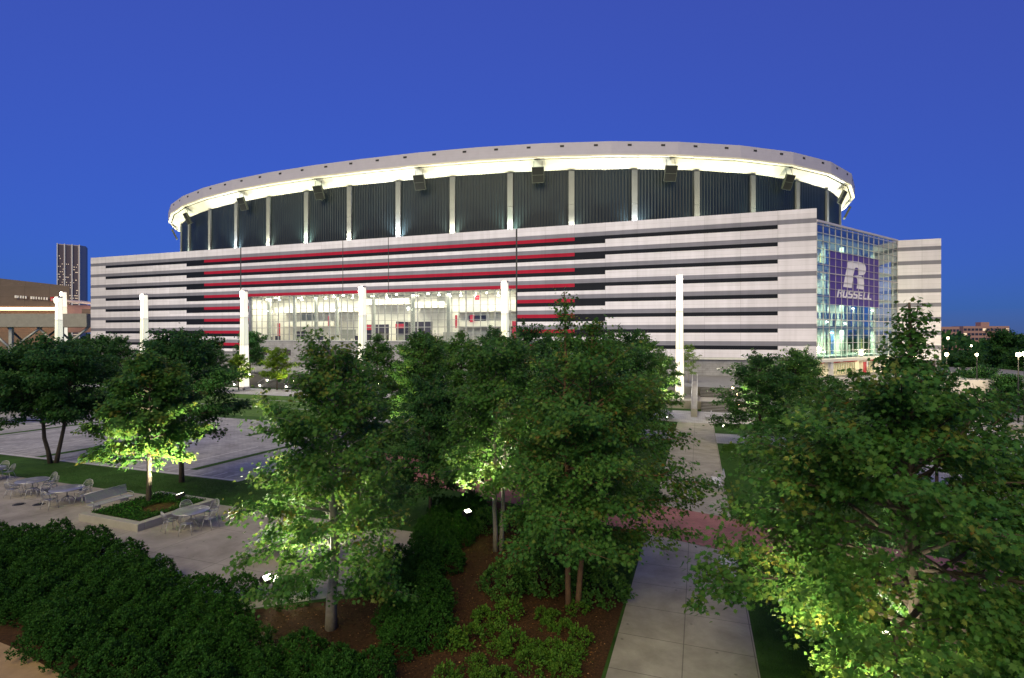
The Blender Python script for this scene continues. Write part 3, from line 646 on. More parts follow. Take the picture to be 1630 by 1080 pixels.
for s in (.1, .25, .4, .55, .7, .85): q = gp(s, 3.28, .1); light('SPOT', 'canopy_light', q, 90, (1, .88, .55), .1, spot=120, target=(q[0], q[1], 0))
# wing
WV = 130.6; WUa, WUb = 38.6, 46.1
m = MB(); zz = 27.5; rws = []
for k in range(8):
    zc = 25.62 - 2.864 * k; rws += [(zz, zc + .4, 0), (zc + .4, zc - .4, 1)]; zz = zc - .4
rws.append((zz, 2.9, 0))
for a, b, mi in rws: m.quad((WUa, WV, b), (WUb, WV, b), (WUb, WV, a), (WUa, WV, a), mi)
m.quad((WUb, WV, 2.9), (WUb, WV + 30, 2.9), (WUb, WV + 30, 27.5), (WUb, WV, 27.5), 0)
m.quad((WUa, WV, 27.5), (WUb, WV, 27.5), (WUb, WV + 30, 27.5), (WUa, WV + 30, 27.5), 0)
m.quad((WUa, WV, 2.9), (WUb, WV, 2.9), (WUb, WV + 3, 2.9), (WUa, WV + 3, 2.9), 1)
m.build('wing_wall', [M['white'], M['grey']], ARENA)
m = MB(); m.box(WUa - 2, WV + .6, -1, WUb, WV + 1.2, 2.9); m.build('wing_base', M['base'], ARENA)
m = MB(); m.box(43.5, WV + .52, TZ, 45.3, WV + .58, 2.6); m.build('service_door', M['int_dark'], ARENA)

# ------------------------------------------------------------------ light pylons
def pylon(loc, h, label, grp, power=0, sc_=1.0):
    r = empty('light_pylon', loc, 0, label, 'light pylon', grp)
    w0, w1, d0, d1 = .58 * sc_, .38 * sc_, .64 * sc_, .44 * sc_
    def tap(m, f0, f1, u0a, u1a, v0a, v1a):
        z0, z1 = h * f0, h * f1
        def X(f, a): return a * (w0 + (w1 - w0) * f)
        def Y(f, a): return a * (d0 + (d1 - d0) * f)
        m.add([(X(f0, u0a), Y(f0, v0a), z0), (X(f0, u1a), Y(f0, v0a), z0), (X(f0, u1a), Y(f0, v1a), z0), (X(f0, u0a), Y(f0, v1a), z0),
               (X(f1, u0a), Y(f1, v0a), z1), (X(f1, u1a), Y(f1, v0a), z1), (X(f1, u1a), Y(f1, v1a), z1), (X(f1, u0a), Y(f1, v1a), z1)],
              [(0, 3, 2, 1), (4, 5, 6, 7), (0, 1, 5, 4), (1, 2, 6, 5), (2, 3, 7, 6), (3, 0, 4, 7)])
    m = MB(); tap(m, .02, .44, -.93, .93, -.93, .93); m.build('glass_panel', M['pylon'], r); m = MB(); tap(m, .445, .72, -.93, .93, -.93, .93); m.build('glass_panel', M['pylon2'], r); m = MB(); tap(m, .725, .985, -.93, .93, -.93, .93); m.build('glass_panel', M['pylon3'], r)
    m = MB()
    for a, b in ((-1, -1), (1, -1), (1, 1), (-1, 1)): tap(m, 0, 1, a - .06 * (a > 0) , a + .06 * (a < 0), b - .06 * (b > 0), b + .06 * (b < 0))
    tap(m, 0, .02, -1.1, 1.1, -1.1, 1.1); tap(m, .985, 1.0, -1.08, 1.08, -1.08, 1.08)
    tap(m, 0.02, .93, -.05, .05, -1.02, -.90); tap(m, .44, .445, -1, 1, -1, 1); tap(m, .72, .725, -1, 1, -1, 1)
    m.build('frame', M['mullp'], r)
    m = MB(); m.obox((0, -d1 - .12, h * .955), (w1 * .8, 0, 0), (0, .10, 0), (0, 0, .42)); m.build('floodlight', M['lamp'], r)
    if power:
        light('SPOT', 'pylon_floodlight', (loc[0], loc[1] + 1.0, loc[2] + h - .6), power, (.98, .95, .88), .4, spot=150, blend=.6, target=(loc[0], loc[1] + 28, loc[2] + h - 6))
        light('SPOT', 'pylon_plaza_light', (loc[0], loc[1] - 1.1, loc[2] + h - .6), power * .55, (1, .94, .80), .4, spot=140, blend=.6, target=(loc[0], loc[1] - 14, 0))
    return r
plab = ['illuminated pylon nearest the concrete path and stairs', 'illuminated pylon in front of the right end of the glass lobby', 'illuminated pylon in front of the middle of the glass lobby',
        'illuminated pylon at the left end of the glass lobby', 'illuminated pylon before the plain striped wall, left of the lobby', 'illuminated pylon before the elevated walkway at far left']
for i in range(6):
    u = -2.4 - 24.75 * i; pylon((u, 75, zg(u, 75)), 17.55, plab[i], 'row of illuminated pylons', 7000)
q = at(101, 545, 185); pylon((q.x, q.y, 4.0), 19, 'bright lattice pylon behind the row, below the distant tower', None, 0, 1.5)

# ------------------------------------------------------------------ trees
MAPLE = [(0, 0, 0), (.25, -.06, 0), (.2, .14, .02), (.55, .32, -.08), (.28, .42, 0), (.3, .68, -.05), (.12, .64, .02), (0, 1.0, -.12), (-.12, .64, .02), (-.3, .68, -.05), (-.28, .42, 0), (-.55, .32, -.08), (-.2, .14, .02), (-.25, -.06, 0)]
OVAL = [(0, 0, 0), (.30, .25, .03), (.28, .62, 0), (0, 1, -.1), (-.28, .62, 0), (-.30, .25, .03)]
DIAM = [(0, 0, 0), (.36, .45, .05), (0, 1, -.08), (-.36, .45, .05)]
def leaves_mesh(name, pos, tip, nrm, size, tint, tpl, mt):
    """one mesh of N leaves; pos, tip, nrm: (N,3); size, tint: (N,)"""
    N = len(pos); K = len(tpl); tp = np.array(tpl)
    tip = tip / np.linalg.norm(tip, axis=1)[:, None]
    nrm = nrm - tip * np.sum(nrm * tip, 1)[:, None]; nrm /= np.linalg.norm(nrm, axis=1)[:, None] + 1e-9
    side = np.cross(tip, nrm)
    V = pos[:, None, :] + size[:, None, None] * (tp[None, :, 0:1] * side[:, None, :] + tp[None, :, 1:2] * tip[:, None, :] + tp[None, :, 2:3] * nrm[:, None, :])
    me = bpy.data.meshes.new(name); me.vertices.add(N * K); me.vertices.foreach_set('co', V.reshape(-1).astype(np.float32))
    me.loops.add(N * K); me.loops.foreach_set('vertex_index', np.arange(N * K, dtype=np.int32))
    me.polygons.add(N); me.polygons.foreach_set('loop_start', np.arange(0, N * K, K, dtype=np.int32))
    try: me.polygons.foreach_set('loop_total', np.full(N, K, dtype=np.int32))
    except Exception: pass
    a = me.attributes.new('tint', 'FLOAT', 'POINT'); a.data.foreach_set('value', np.repeat(tint, K).astype(np.float32))
    me.materials.append(mt); me.update(calc_edges=True); me.validate(); return me

def bent(p, d, L, n, sag, rng, wob=.12):
    pts = [np.array(p, float)]; d = np.array(d, float); d /= np.linalg.norm(d); st = L / n
    for i in range(n):
        d = d + np.array([rng.normal(0, wob), rng.normal(0, wob), rng.normal(0, wob * .6) - sag / n]); d /= np.linalg.norm(d)
        pts.append(pts[-1] + d * st)
    return pts

def tree_meshes(seed, H, cb, R, prof, nprim, nleaf, lsize, tpl, lmat, bmat, stems=((0, 0),), trunk_r=.11, sag=.35, tint_up=.0, asym=None, spire=0., secd=.26, spread=.13):
    rng = np.random.default_rng(seed); tb = MB(); segs = []
    leaders = []
    for si, (lx, ly) in enumerate(stems):
        top = H if si == 0 else H * .9
        k = 9; pts = []
        for i in range(k + 1):
            t = i / k; w = .05 * H * .25
            pts.append(np.array([lx * t * (1.6 - .6 * t) + rng.normal(0, .03) * (i > 0) + (.26 * si if len(stems) > 1 else 0), ly * t * (1.6 - .6 * t) + rng.normal(0, .03) * (i > 0), top * t * 0.99 - (.15 if i == 0 else 0)]))
        rr = [trunk_r * (1.18 if i == 0 else 1) * (1 - .93 * (i / k)) ** .8 + .006 for i in range(k + 1)]
        tb.tube(pts, rr, 9); leaders.append((pts, rr, top))
    def onleader(l, z):
        pts, rr, top = l; q = max(0, min(.999, z / (top * .99))) * (len(pts) - 1); i = int(q); f = q - i
        return pts[i] * (1 - f) + pts[i + 1] * f, rr[i] * (1 - f) + rr[i + 1] * f
    az0 = rng.uniform(0, 6.28)
    for i in range(nprim):
        t = ((i + .5) / nprim) ** .92; z = cb + (H * .97 - cb) * t * 1.0
        l = leaders[i % len(leaders)]; z = min(z - .12 * (H - cb) * 0, l[2] * .97)
        p, r0 = onleader(l, z * .985); az = az0 + i * 2.39996 + rng.normal(0, .25)
        L = R * prof(t) * rng.uniform(.66, 1.18)
        if asym: L *= 1 + asym[1] * cos(az - asym[0])
        if L < .25: L = .25
        el = radians(12 + 42 * t + rng.normal(0, 6)); d = (cos(az) * cos(el), sin(az) * cos(el), sin(el))
        # start lower on the trunk so the limb tip lands at its own height
        b = bent(p, d, L, 7, sag * (1 - .6 * t), rng, .09)
        rb = [max(.007, min(r0 * .62, .012 + L * .011) * (1 - .85 * j / 7)) for j in range(8)]
        tb.tube(b, rb, 5)
        segs += [(b[j], b[j + 1], .9 if j > 3 else .25, 0) for j in range(2, 7)]
        ns = max(2, int(L / secd))
        for s in range(ns):
            f = .2 + .78 * (s + rng.uniform(.1, .9)) / ns; q = f * 7; j = min(6, int(q)); g = q - j; bp = b[j] * (1 - g) + b[j + 1] * g
            bd = b[j + 1] - b[j]; bd /= np.linalg.norm(bd); hz = np.array([-bd[1], bd[0], 0]); hz /= np.linalg.norm(hz) + 1e-9
            sg = 1 if s % 2 else -1; ang = radians(rng.uniform(28, 65)); up = rng.normal(.12, .32)
            sdv = bd * cos(ang) + hz * sg * sin(ang) + np.array([0, 0, up]); SL = (.22 + L * .34 * (1.15 - f)) * rng.uniform(.7, 1.25)
            tw = bent(bp, sdv, SL, 4, sag * .5, rng, .16)
            tb.tube(tw, [.011, .009, .007, .005, .003], 3, cap=False)
            segs += [(tw[a], tw[a + 1], 1.0, s + i * 31) for a in range(0 if SL < .5 else 1, 4)]
            if SL > .55:
                for e in range(2):
                    bp2 = tw[2 + e]; sd2 = sdv / np.linalg.norm(sdv) + np.array([rng.normal(0, .7), rng.normal(0, .7), rng.normal(.1, .4)])
                    tw2 = bent(bp2, sd2, SL * .45, 3, sag * .4, rng, .2); segs += [(tw2[a], tw2[a + 1], 1.0, s + i * 31 + 7) for a in range(3)]
    for pts, rr, top in leaders:      # leaves on the leader tips
        segs += [(pts[-3] * .4 + pts[-2] * .6, pts[-2], .5, 1), (pts[-2], pts[-1], 1.2, 1)]
    A = np.array([s[0] for s in segs]); B = np.array([s[1] for s in segs]); W = np.array([s[2] for s in segs]) * np.linalg.norm(B - A, axis=1); cid = np.array([s[3] for s in segs])
    idx = rng.choice(len(segs), nleaf, p=W / W.sum()); f = rng.random(nleaf)[:, None]
    pos = A[idx] * (1 - f) + B[idx] * f; pos += rng.normal(0, 1, (nleaf, 3)) * np.array([spread, spread, spread * .75])
    out = pos.copy(); out[:, 2] = 0; nn = np.linalg.norm(out, axis=1)[:, None] + 1e-6; out /= nn
    tip = out * .7 + rng.normal(0, .65, (nleaf, 3)); tip[:, 2] -= .45
    nrm = np.stack([rng.normal(0, .5, nleaf), rng.normal(0, .5, nleaf), np.full(nleaf, 1.)], 1) + out * .35
    size = lsize * rng.uniform(.5, 1.3, nleaf)
    ch = np.sin(cid * 12.9898) * 43758.5453; ch = ch - np.floor(ch)
    outer = np.clip(nn[:, 0] / (R * .9), 0, 1)
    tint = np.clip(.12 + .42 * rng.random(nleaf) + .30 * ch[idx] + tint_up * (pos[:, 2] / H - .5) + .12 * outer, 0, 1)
    tint = np.where(ch[idx] > .93, tint + .28, tint); tint = np.clip(np.where(ch[idx] > .992, .8 + .22 * rng.random(nleaf), tint), 0, 1); tint = np.where(tint > .97, np.where(rng.random(nleaf) < .06, tint, .86 + .1 * rng.random(nleaf)), tint)
    return tb, leaves_mesh('crown', pos, tip, nrm, size, tint, tpl, lmat), bmat

def make_tree(name, loc, rz, label, cat='tree', group=None, **kw):
    tb, cm, bm_ = tree_meshes(**kw)
    r = empty(name, loc, rz, label, cat, group)
    tb.build('trunk', bm_, r)
    c = bpy.data.objects.new('crown', cm); COL.objects.link(c); c.parent = r
    return r
P_maple = lambda t: (1 - t) ** .62 * (.72 + .55 * math.sin(min(1, t * 2.6) * pi / 2)) * 1.0
def interp(xs, ys): return lambda t: float(np.interp(t, xs, ys))
P_spire = interp([0, .15, .4, .58, .70, .78, 1], [.92, 1.05, .95, .70, .34, .17, .05])
P_spire2 = interp([0, .15, .36, .55, .72, .82, 1], [1.0, 1.08, 1.0, .66, .36, .14, .04])
P_oval = lambda t: max(.12, math.sin(pi * min(1, .22 + .80 * t)) ** .75)
P_cone = lambda t: .12 + .9 * (1 - t) ** .8
P_broad = lambda t: max(.2, (1 - t * .82) ** .5 * (.85 + .25 * math.sin(pi * t)))
def gz(u, v): return (u, v, zg(u, v))

# hero maples near the camera
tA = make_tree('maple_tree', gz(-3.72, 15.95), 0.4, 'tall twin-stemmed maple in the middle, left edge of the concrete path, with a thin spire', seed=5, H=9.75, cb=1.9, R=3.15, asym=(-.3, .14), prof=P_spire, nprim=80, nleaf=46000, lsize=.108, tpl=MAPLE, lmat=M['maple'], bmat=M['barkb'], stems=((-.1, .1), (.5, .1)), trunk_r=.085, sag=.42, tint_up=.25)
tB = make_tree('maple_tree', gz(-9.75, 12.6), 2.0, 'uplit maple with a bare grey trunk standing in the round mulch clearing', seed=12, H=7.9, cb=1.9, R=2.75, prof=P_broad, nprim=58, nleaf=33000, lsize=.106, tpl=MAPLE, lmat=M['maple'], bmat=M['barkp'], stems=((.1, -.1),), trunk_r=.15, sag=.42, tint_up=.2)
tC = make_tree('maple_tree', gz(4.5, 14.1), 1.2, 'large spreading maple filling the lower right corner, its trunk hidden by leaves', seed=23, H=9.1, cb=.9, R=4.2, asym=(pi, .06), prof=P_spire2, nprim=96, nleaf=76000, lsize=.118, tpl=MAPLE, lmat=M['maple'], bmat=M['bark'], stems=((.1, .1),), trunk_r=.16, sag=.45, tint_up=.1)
tD = make_tree('maple_tree', gz(9.9, 18.2), 0.2, 'dark maple behind the large one at the right edge, beside the pale pavement', seed=31, H=6.9, cb=1.2, R=3.4, prof=P_broad, nprim=54, nleaf=14000, lsize=.14, tpl=MAPLE, lmat=M['maple'], bmat=M['bark'], trunk_r=.15, sag=.4, tint_up=.1)
tE = make_tree('maple_tree', gz(-7.45, 19.5), 0.9, 'uplit maple with a forked white trunk at the back of the mulch bed', seed=41, H=8.0, cb=2.4, R=3.2, prof=P_broad, nprim=56, nleaf=30000, lsize=.125, tpl=MAPLE, lmat=M['green'], bmat=M['barkp'], stems=((0, 0), (.35, .2)), trunk_r=.09, sag=.4)
tF = make_tree('maple_tree', gz(-25.04, 18.75), 0.9, 'bright uplit maple rising from the square planter beside the tables', seed=52, H=7.7, cb=2.3, R=2.75, prof=P_maple, nprim=52, nleaf=24000, lsize=.15, tpl=MAPLE, lmat=M['maple'], bmat=M['bark'], trunk_r=.12, sag=.35)
tG = make_tree('shade_tree', gz(-28.1, 23.0), 0.9, 'dark rounded tree on the grass strip just behind the planter tree', seed=62, H=8.9, cb=2.2, R=3.5, prof=P_oval, nprim=56, nleaf=26000, lsize=.17, tpl=OVAL, lmat=M['dkgreen'], bmat=M['bark'], trunk_r=.13, sag=.3)
tH = make_tree('shade_tree', gz(-40.5, 23.6), 0.9, 'broad dark tree with two trunks on the grass at far left', seed=72, H=7.7, cb=2.4, R=4.3, prof=P_oval, nprim=64, nleaf=32000, lsize=.19, tpl=OVAL, lmat=M['dkgreen'], bmat=M['bark'], stems=((-.9, .2), (.8, .1)), trunk_r=.13, sag=.3)

# prototypes for the grove and the far trees
proto = {}
def proto_tree(key, **kw):
    tb, cm, bm_ = tree_meshes(**kw); r = empty('tree'); tb.build('trunk', bm_, r); c = bpy.data.objects.new('crown', cm); COL.objects.link(c); c.parent = r; proto[key] = [r, False]
proto_tree('a', seed=101, H=9, cb=1.6, R=3.1, prof=P_oval, nprim=50, nleaf=20000, lsize=.17, tpl=OVAL, lmat=M['green'], bmat=M['bark'], trunk_r=.12)
proto_tree('b', seed=102, H=9, cb=1.4, R=3.3, prof=P_maple, nprim=54, nleaf=20000, lsize=.18, tpl=OVAL, lmat=M['green'], bmat=M['bark'], trunk_r=.12)
proto_tree('c', seed=103, H=9, cb=1.7, R=3.5, prof=P_broad, nprim=50, nleaf=20000, lsize=.18, tpl=OVAL, lmat=M['dkgreen'], bmat=M['bark'], trunk_r=.12)
proto_tree('d', seed=104, H=6, cb=1.5, R=2.3, prof=P_oval, nprim=36, nleaf=9000, lsize=.20, tpl=DIAM, lmat=M['bright'], bmat=M['bark'], trunk_r=.09)
proto_tree('e', seed=105, H=10, cb=1.5, R=4.5, prof=P_oval, nprim=44, nleaf=9000, lsize=.42, tpl=DIAM, lmat=M['dkgreen'], bmat=M['bark'], trunk_r=.16, spread=.3)
proto_tree('f', seed=106, H=5.5, cb=1.2, R=2.1, prof=P_broad, nprim=30, nleaf=3500, lsize=.15, tpl=DIAM, lmat=M['bright'], bmat=M['barkp'], trunk_r=.06)
def place(key, u, v, h, rz, name, label, group=None, z=None, wide=1.0):
    r, used = proto[key]
    o = r if not used else copy_tree(r); proto[key][1] = True
    for q in (o,): q.name = name
    base = {'a': 9, 'b': 9, 'c': 9, 'd': 6, 'e': 10, 'f': 5.5}[key]; s = h / base
    o.location = (u, v, zg(u, v) if z is None else z); o.rotation_euler = (0, 0, rz); o.scale = (s * wide, s * wide, s)
    for kk in ('label', 'category', 'group'):
        if kk in o.keys(): del o[kk]
    return tag(o, label, 'tree', group)
G1 = 'grove of trees between the lawn and the concrete path'
grove = [('a', -5.8, 31, 8.7, 'green tree in the grove nearest the brick crossing, left of the path'), ('b', -6.0, 38.5, 9.2, 'second grove tree along the left edge of the path'),
         ('c', -5.6, 45.5, 9.0, 'grove tree beside the path just before the pale cross path'), ('b', -5.4, 56, 9.6, 'leafy tree at the left side of the path before the stairs, leaning over the paving'),
         ('a', -12.5, 33.5, 8.9, 'grove tree one row back from the path, near the brick crossing'), ('c', -13, 41, 9.3, 'dark grove tree one row back from the path'),
         ('b', -13.5, 50, 9.6, 'grove tree beyond the cross path, one row back'), ('a', -14, 60, 9.4, 'rear grove tree in front of the right end of the lobby'),
         ('a', -20, 37, 9.2, 'grove tree in the middle, right behind the uplit maple crown'), ('b', -21, 46, 9.4, 'grove tree behind the middle of the grove'),
         ('c', -22, 57, 9.5, 'dark rear grove tree before the lobby glass'), ('b', -27.5, 42, 9.0, 'grove tree at the left side, near the paved plaza'),
         ('c', -29, 52, 9.0, 'left rear grove tree beside the lawn'), ('a', -31, 62, 8.8, 'last grove tree at the left, before the lobby corner'),
         ('a', -19.5, 26.5, 7.6, 'smaller dark tree beyond the uplit maple, near the plaza wall'), ('c', -11.4, 21.6, 6.4, 'low dark tree with a short trunk on the small lawn behind the shrubs'),
         ('b', -4.1, 62.0, 8.0, 'grove tree close to the pylon nearest the path'), ('c', -7, 25.5, 7.0, 'tree at the near side of the brick crossing, behind the twin-stemmed maple')]
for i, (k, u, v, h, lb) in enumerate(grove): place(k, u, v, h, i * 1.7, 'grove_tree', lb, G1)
right = [('c', 4.5, 46.2, 7.2, 1.35, 'dark spreading tree on the grass right of the path, before the stairs'), ('b', 7.9, 52, 7.9, 1.3, 'green tree right of the path behind the dark spreading tree'),
         ('a', 8.6, 43, 6.2, 1.1, 'lower green tree right of the path, in the second row'), ('c', 10, 62, 7.6, 1.0, 'tree between the stairs and the pale retaining wall'),
         ('a', 6.8, 36, 5.4, 1.1, 'small tree on the grass behind the large right maple'), ('c', 12.5, 36, 6.0, 1.1, 'tree beside the pale pavement behind the large right maple'),
         ('a', 6.4, 66, 7.4, .9, 'uplit tree just right of the stair flight')]
for i, (k, u, v, h, w, lb) in enumerate(right): place(k, u, v, h, 2 + i * 1.3, 'shade_tree', lb, 'trees right of the concrete path', wide=w)
for i, (k, x, y, d, h, lb) in enumerate([('d', 380, 618, 92, 6.2, 'small bright green tree in front of the pylon at the left end of the lobby'), ('d', 441, 618, 93, 7.4, 'small bright rounded tree in the middle of the wide stairs'),
                                      ('f', 1096, 610, 82, 5.8, 'thin pale-leaved tree beside the pylon nearest the path')]):
    q = at(x, y, d); place(k, q.x, q.y, h, i * 2., 'small_tree', lb, z=zg(q.x, q.y) if i < 2 else TZ)
far = [('e', 398, 104, 8.0, 'dark tree on the terrace at the left end of the lobby'), ('e', 20, 62, 7.2, 'dark tree at the far left beyond the paved plaza, first from the left'), ('e', 64, 74, 7.7, 'dark tree beyond the paved plaza, below the elevated walkway'),
       ('e', 118, 84, 8.4, 'dark tree below the end of the elevated walkway'), ('e', 160, 90, 9.2, 'dark tree before the left corner of the arena'), ('c', 192, 78, 8.6, 'tree left of the second pylon, beyond the lawn'),
       ('e', 250, 96, 8.6, 'tree beyond the lawn right of the second pylon'), ('e', 318, 100, 8.6, 'tree beyond the lawn in front of the red stripes'), ('c', 345, 88, 7.5, 'tree behind the dark rounded tree, near the pylon at the left end of the lobby'),
       ('e', -25, 52, 7.6, 'dark tree cut by the left edge of the picture')]
for i, (k, x, d, h, lb) in enumerate(far):
    q = at(x, 560, d); place(k, q.x, q.y, h, i * 2.1, 'shade_tree', lb, 'dark trees beyond the lawn', z=TZ if i == 0 else None)
farR = [(1515, 128, 7.2, 'tree right of the arena wing'), (1543, 124, 9, 'tree between the far office blocks, right of the arena'), (1602, 170, 14.5, 'tall dark tree in front of the wide office block'), (1625, 115, 9.5, 'tree under the street lamps at the right edge'),
        (1560, 92, 7.4, 'tree beyond the pale pavement at the right'), (1650, 130, 12, 'dark tree cut by the right edge of the picture'), (1605, 80, 7.0, 'nearer green tree beyond the pavement at the right edge'), (1500, 100, 6.0, 'low tree at the end of the retaining wall')]
for i, (x, d, h, lb) in enumerate(farR):
    q = at(x, 560, d); z = zg(q.x, q.y); place('e', q.x, q.y, h, i * 1.9, 'shade_tree', lb, 'trees beyond the right side pavement', z=z, wide=1.1)

# distant wooded skyline (reads as one mass)
def treeline():
    rng = np.random.default_rng(9); N = 15000
    x = rng.uniform(-260, 1900, N); d = rng.uniform(300, 420, N)
    hgt = 12 + 3.5 * np.sin(x * .031) + 2.5 * np.sin(x * .083 + 1) + 1.5 * np.sin(x * .19)
    hgt = hgt * np.where(x > 1480, .82, 1)
    X = (x - 815) / 856 * d; U = CA * X - SA * d; V = SA * X + CA * d
    z = -3 + hgt * rng.random(N) ** .6
    pos = np.stack([U, V, z], 1); tip = rng.normal(0, 1, (N, 3)); nrm = rng.normal(0, 1, (N, 3)) + np.array([0, -.6, .6])
    me = leaves_mesh('distant_woods', pos, tip, nrm, rng.uniform(2.0, 4.2, N), rng.random(N), OVAL, M['dkgreen'])
    o = bpy.data.objects.new('distant_woods', me); COL.objects.link(o); o['kind'] = 'stuff'; o['label'] = 'dark distant wooded skyline beyond the arena'; o['category'] = 'woods'
treeline()

# topiary cones by the retaining wall
def bush_mesh(name, seed, rx, rz_, ntuft, per, ls, tpl, mt, shape='dome', rad=.09):
    rng = np.random.default_rng(seed)
    th = rng.uniform(0, 2 * pi, ntuft); cz = rng.uniform(.0, 1, ntuft) ** .8
    lump = 1 + .13 * np.sin(th * 3 + seed) + .10 * np.sin(th * 5 + cz * 7 + seed * 2)
    if shape == 'dome': r = np.sqrt(np.clip(1 - cz ** 2 * .96, 0, 1)) * (1 - .18 * (cz < .15)); h = cz
    else: r = (1 - cz) ** .55 * (.75 + .5 * np.minimum(1, cz * 4)) * .9; h = cz
    rin = rng.uniform(.80, 1.04, ntuft) + .14 * (rng.random(ntuft) < .07)
    C = np.stack([np.cos(th) * r * rx * lump * rin, np.sin(th) * r * rx * lump * rin, (.06 + h * .94) * rz_ * (.93 + .12 * rng.random(ntuft)) * (1 + .08 * np.sin(th * 4 + seed))], 1)
    nrm0 = C / np.array([rx, rx, rz_]) ** 2; nrm0 /= np.linalg.norm(nrm0, axis=1)[:, None]
    i = np.repeat(np.arange(ntuft), per); N = len(i)
    dirs = nrm0[i] * .75 + rng.normal(0, .55, (N, 3)) + np.array([0, 0, .45]); dirs /= np.linalg.norm(dirs, axis=1)[:, None]
    pos = C[i] + dirs * rad * rng.uniform(0, 1, (N, 1))
    nr = nrm0[i] + rng.normal(0, .5, (N, 3)) + np.array([0, 0, .5])
    ct = rng.random(ntuft)
    tint = np.clip(.2 + .35 * ct[i] + .4 * rng.random(N) + .15 * (h[i] - .5), 0, 1)
    return leaves_mesh(name, pos, dirs + rng.normal(0, .25, (N, 3)), nr, ls * rng.uniform(.7, 1.25, N), tint, tpl, mt)
cone_me = bush_mesh('topiary', 3, 1.4, 3.6, 900, 9, .20, DIAM, M['green'], 'cone', .15)
for i, (x, d, lb) in enumerate(((1316, 88, 'cone-shaped evergreen left of the pair before the retaining wall'), (1337, 86, 'cone-shaped evergreen before the middle of the retaining wall'), (1376, 84, 'cone-shaped evergreen at the right of the row before the retaining wall'), (1400, 84, 'last cone-shaped evergreen, half hidden by the large right maple'))):
    q = at(x, 600, d); o = bpy.data.objects.new('topiary', cone_me); COL.objects.link(o); o.location = gz(q.x, q.y); o.rotation_euler = (0, 0, i * 1.4); tag(o, lb, 'shrub', 'cone-shaped evergreens')

# low shrubs
shrub_me = [bush_mesh('evergreen_shrub', 20 + i, .60, .88, 460, 15, .046, OVAL, M['shrub'], rad=.07) for i in range(4)]
y_me = [bush_mesh('low_shrub', 40 + i, .44, .56, 62, 12, .085, OVAL, M['yshrub'], rad=.15) for i in range(3)]
d_me = bush_mesh('leafy_shrub', 60, .8, 1.05, 260, 14, .085, OVAL, M['green'], rad=.12)
srng = random.Random(5)
def put(mes, name, u, v, s, label, cat, group, hz=1.0):
    o = bpy.data.objects.new(name, srng.choice(mes)); COL.objects.link(o); o.location = (u, v, zg(u, v) - .03); o.rotation_euler = (0, 0, srng.uniform(0, 6.28)); o.scale = (s, s, s * hz); tag(o, label, cat, group); return o
def inpoly(u, v, P):
    c = False; n = len(P)
    for i in range(n):
        a, b = P[i], P[(i + 1) % n]
        if (a[1] > v) != (b[1] > v) and u < (b[0] - a[0]) * (v - a[1]) / (b[1] - a[1]) + a[0]: c = not c
    return c
def fill(poly, step, jit):
    xs = [p[0] for p in poly]; ys = [p[1] for p in poly]; out = []; r = 0; v = min(ys)
    while v < max(ys):
        u = min(xs) + (step / 2 if r % 2 else 0)
        while u < max(xs):
            a, b = u + srng.uniform(-jit, jit), v + srng.uniform(-jit, jit)
            if inpoly(a, b, poly): out.append((a, b))
            u += step
        v += step * .86; r += 1
    return out
bedA = [(-32, 8.3), (-25, 8.5), (-18.2, 9.5), (-15.4, 9.1), (-12.0, 8.2), (-8.6, 8.4), (-6.7, 9.3), (-6.5, 10.6), (-8.0, 10.9), (-9.8, 10.5), (-11.6, 11.0), (-12.4, 12.1), (-13.6, 12.9), (-16.5, 13.1), (-21, 14.0), (-25, 14.1), (-32, 13.8)]
for u, v in fill(bedA, .98, .17):
    zone = ('far left', 'left part', 'middle', 'right part', 'below the mulch clearing')[min(4, int((u + 28) / 4.2)) if u > -28 else 0]
    side = 'beside the plaza paving' if v > 12.6 else 'near the picture bottom' if v < 10 else 'deep inside'
    put(shrub_me, 'evergreen_shrub', u, v, srng.uniform(.88, 1.12), 'dark evergreen shrub in the dense bed, %s, %s' % (zone, side), 'shrub', 'dense evergreen shrubs at lower left')
bedB = [(-11.0, 14.2), (-10.0, 15.3), (-10.3, 17.6), (-11.2, 20.5), (-11.8, 23.0), (-10.6, 24.4), (-9.3, 22.8), (-8.9, 20.0), (-8.5, 17.6), (-7.3, 14.9), (-6.7, 12.9), (-7.0, 11.4), (-8.0, 11.4), (-8.2, 13.4), (-9.6, 14.6)]
for u, v in fill(bedB, .98, .12): put(shrub_me, 'evergreen_shrub', u, v, srng.uniform(.85, 1.1), 'dark evergreen shrub in the curved row, %s, %s side' % ('near end' if v < 13.5 else 'beside the bare grey trunk' if v < 16 else 'along the plaza' if v < 20.5 else 'far end by the brick path', 'plaza' if u < -9.6 else 'mulch'), 'shrub', 'curved row of evergreen shrubs')
put(shrub_me, 'evergreen_shrub', -11.75, 13.45, .95, 'evergreen shrub brightly lit by the floodlight at the plaza edge', 'shrub', None)
put(shrub_me, 'evergreen_shrub', -13.5, 13.1, .85, 'lit evergreen shrub at the right end of the dense bed beside the floodlight', 'shrub', None)
bedC = [(-6.0, 10.4), (-2.7, 10.4), (-2.7, 15.3), (-3.4, 16.0), (-5.0, 15.2), (-6.6, 14.4), (-6.4, 12.5), (-5.2, 12.2)]
for u, v in fill(bedC, .62, .26):
    if srng.random() < .66: put(y_me, 'low_shrub', u, v, srng.uniform(.45, .88), 'low yellow-green shrub in the mulch, %s, %s' % ('nearest the path' if u > -3.6 else 'farthest from the path' if u < -5.2 else 'middle of the patch', 'close to the twin trunks' if v > 14.3 else 'at the picture bottom' if v < 11.8 else 'halfway down'), 'shrub', 'yellow-green shrubs beside the path', srng.uniform(.8, 1.2))
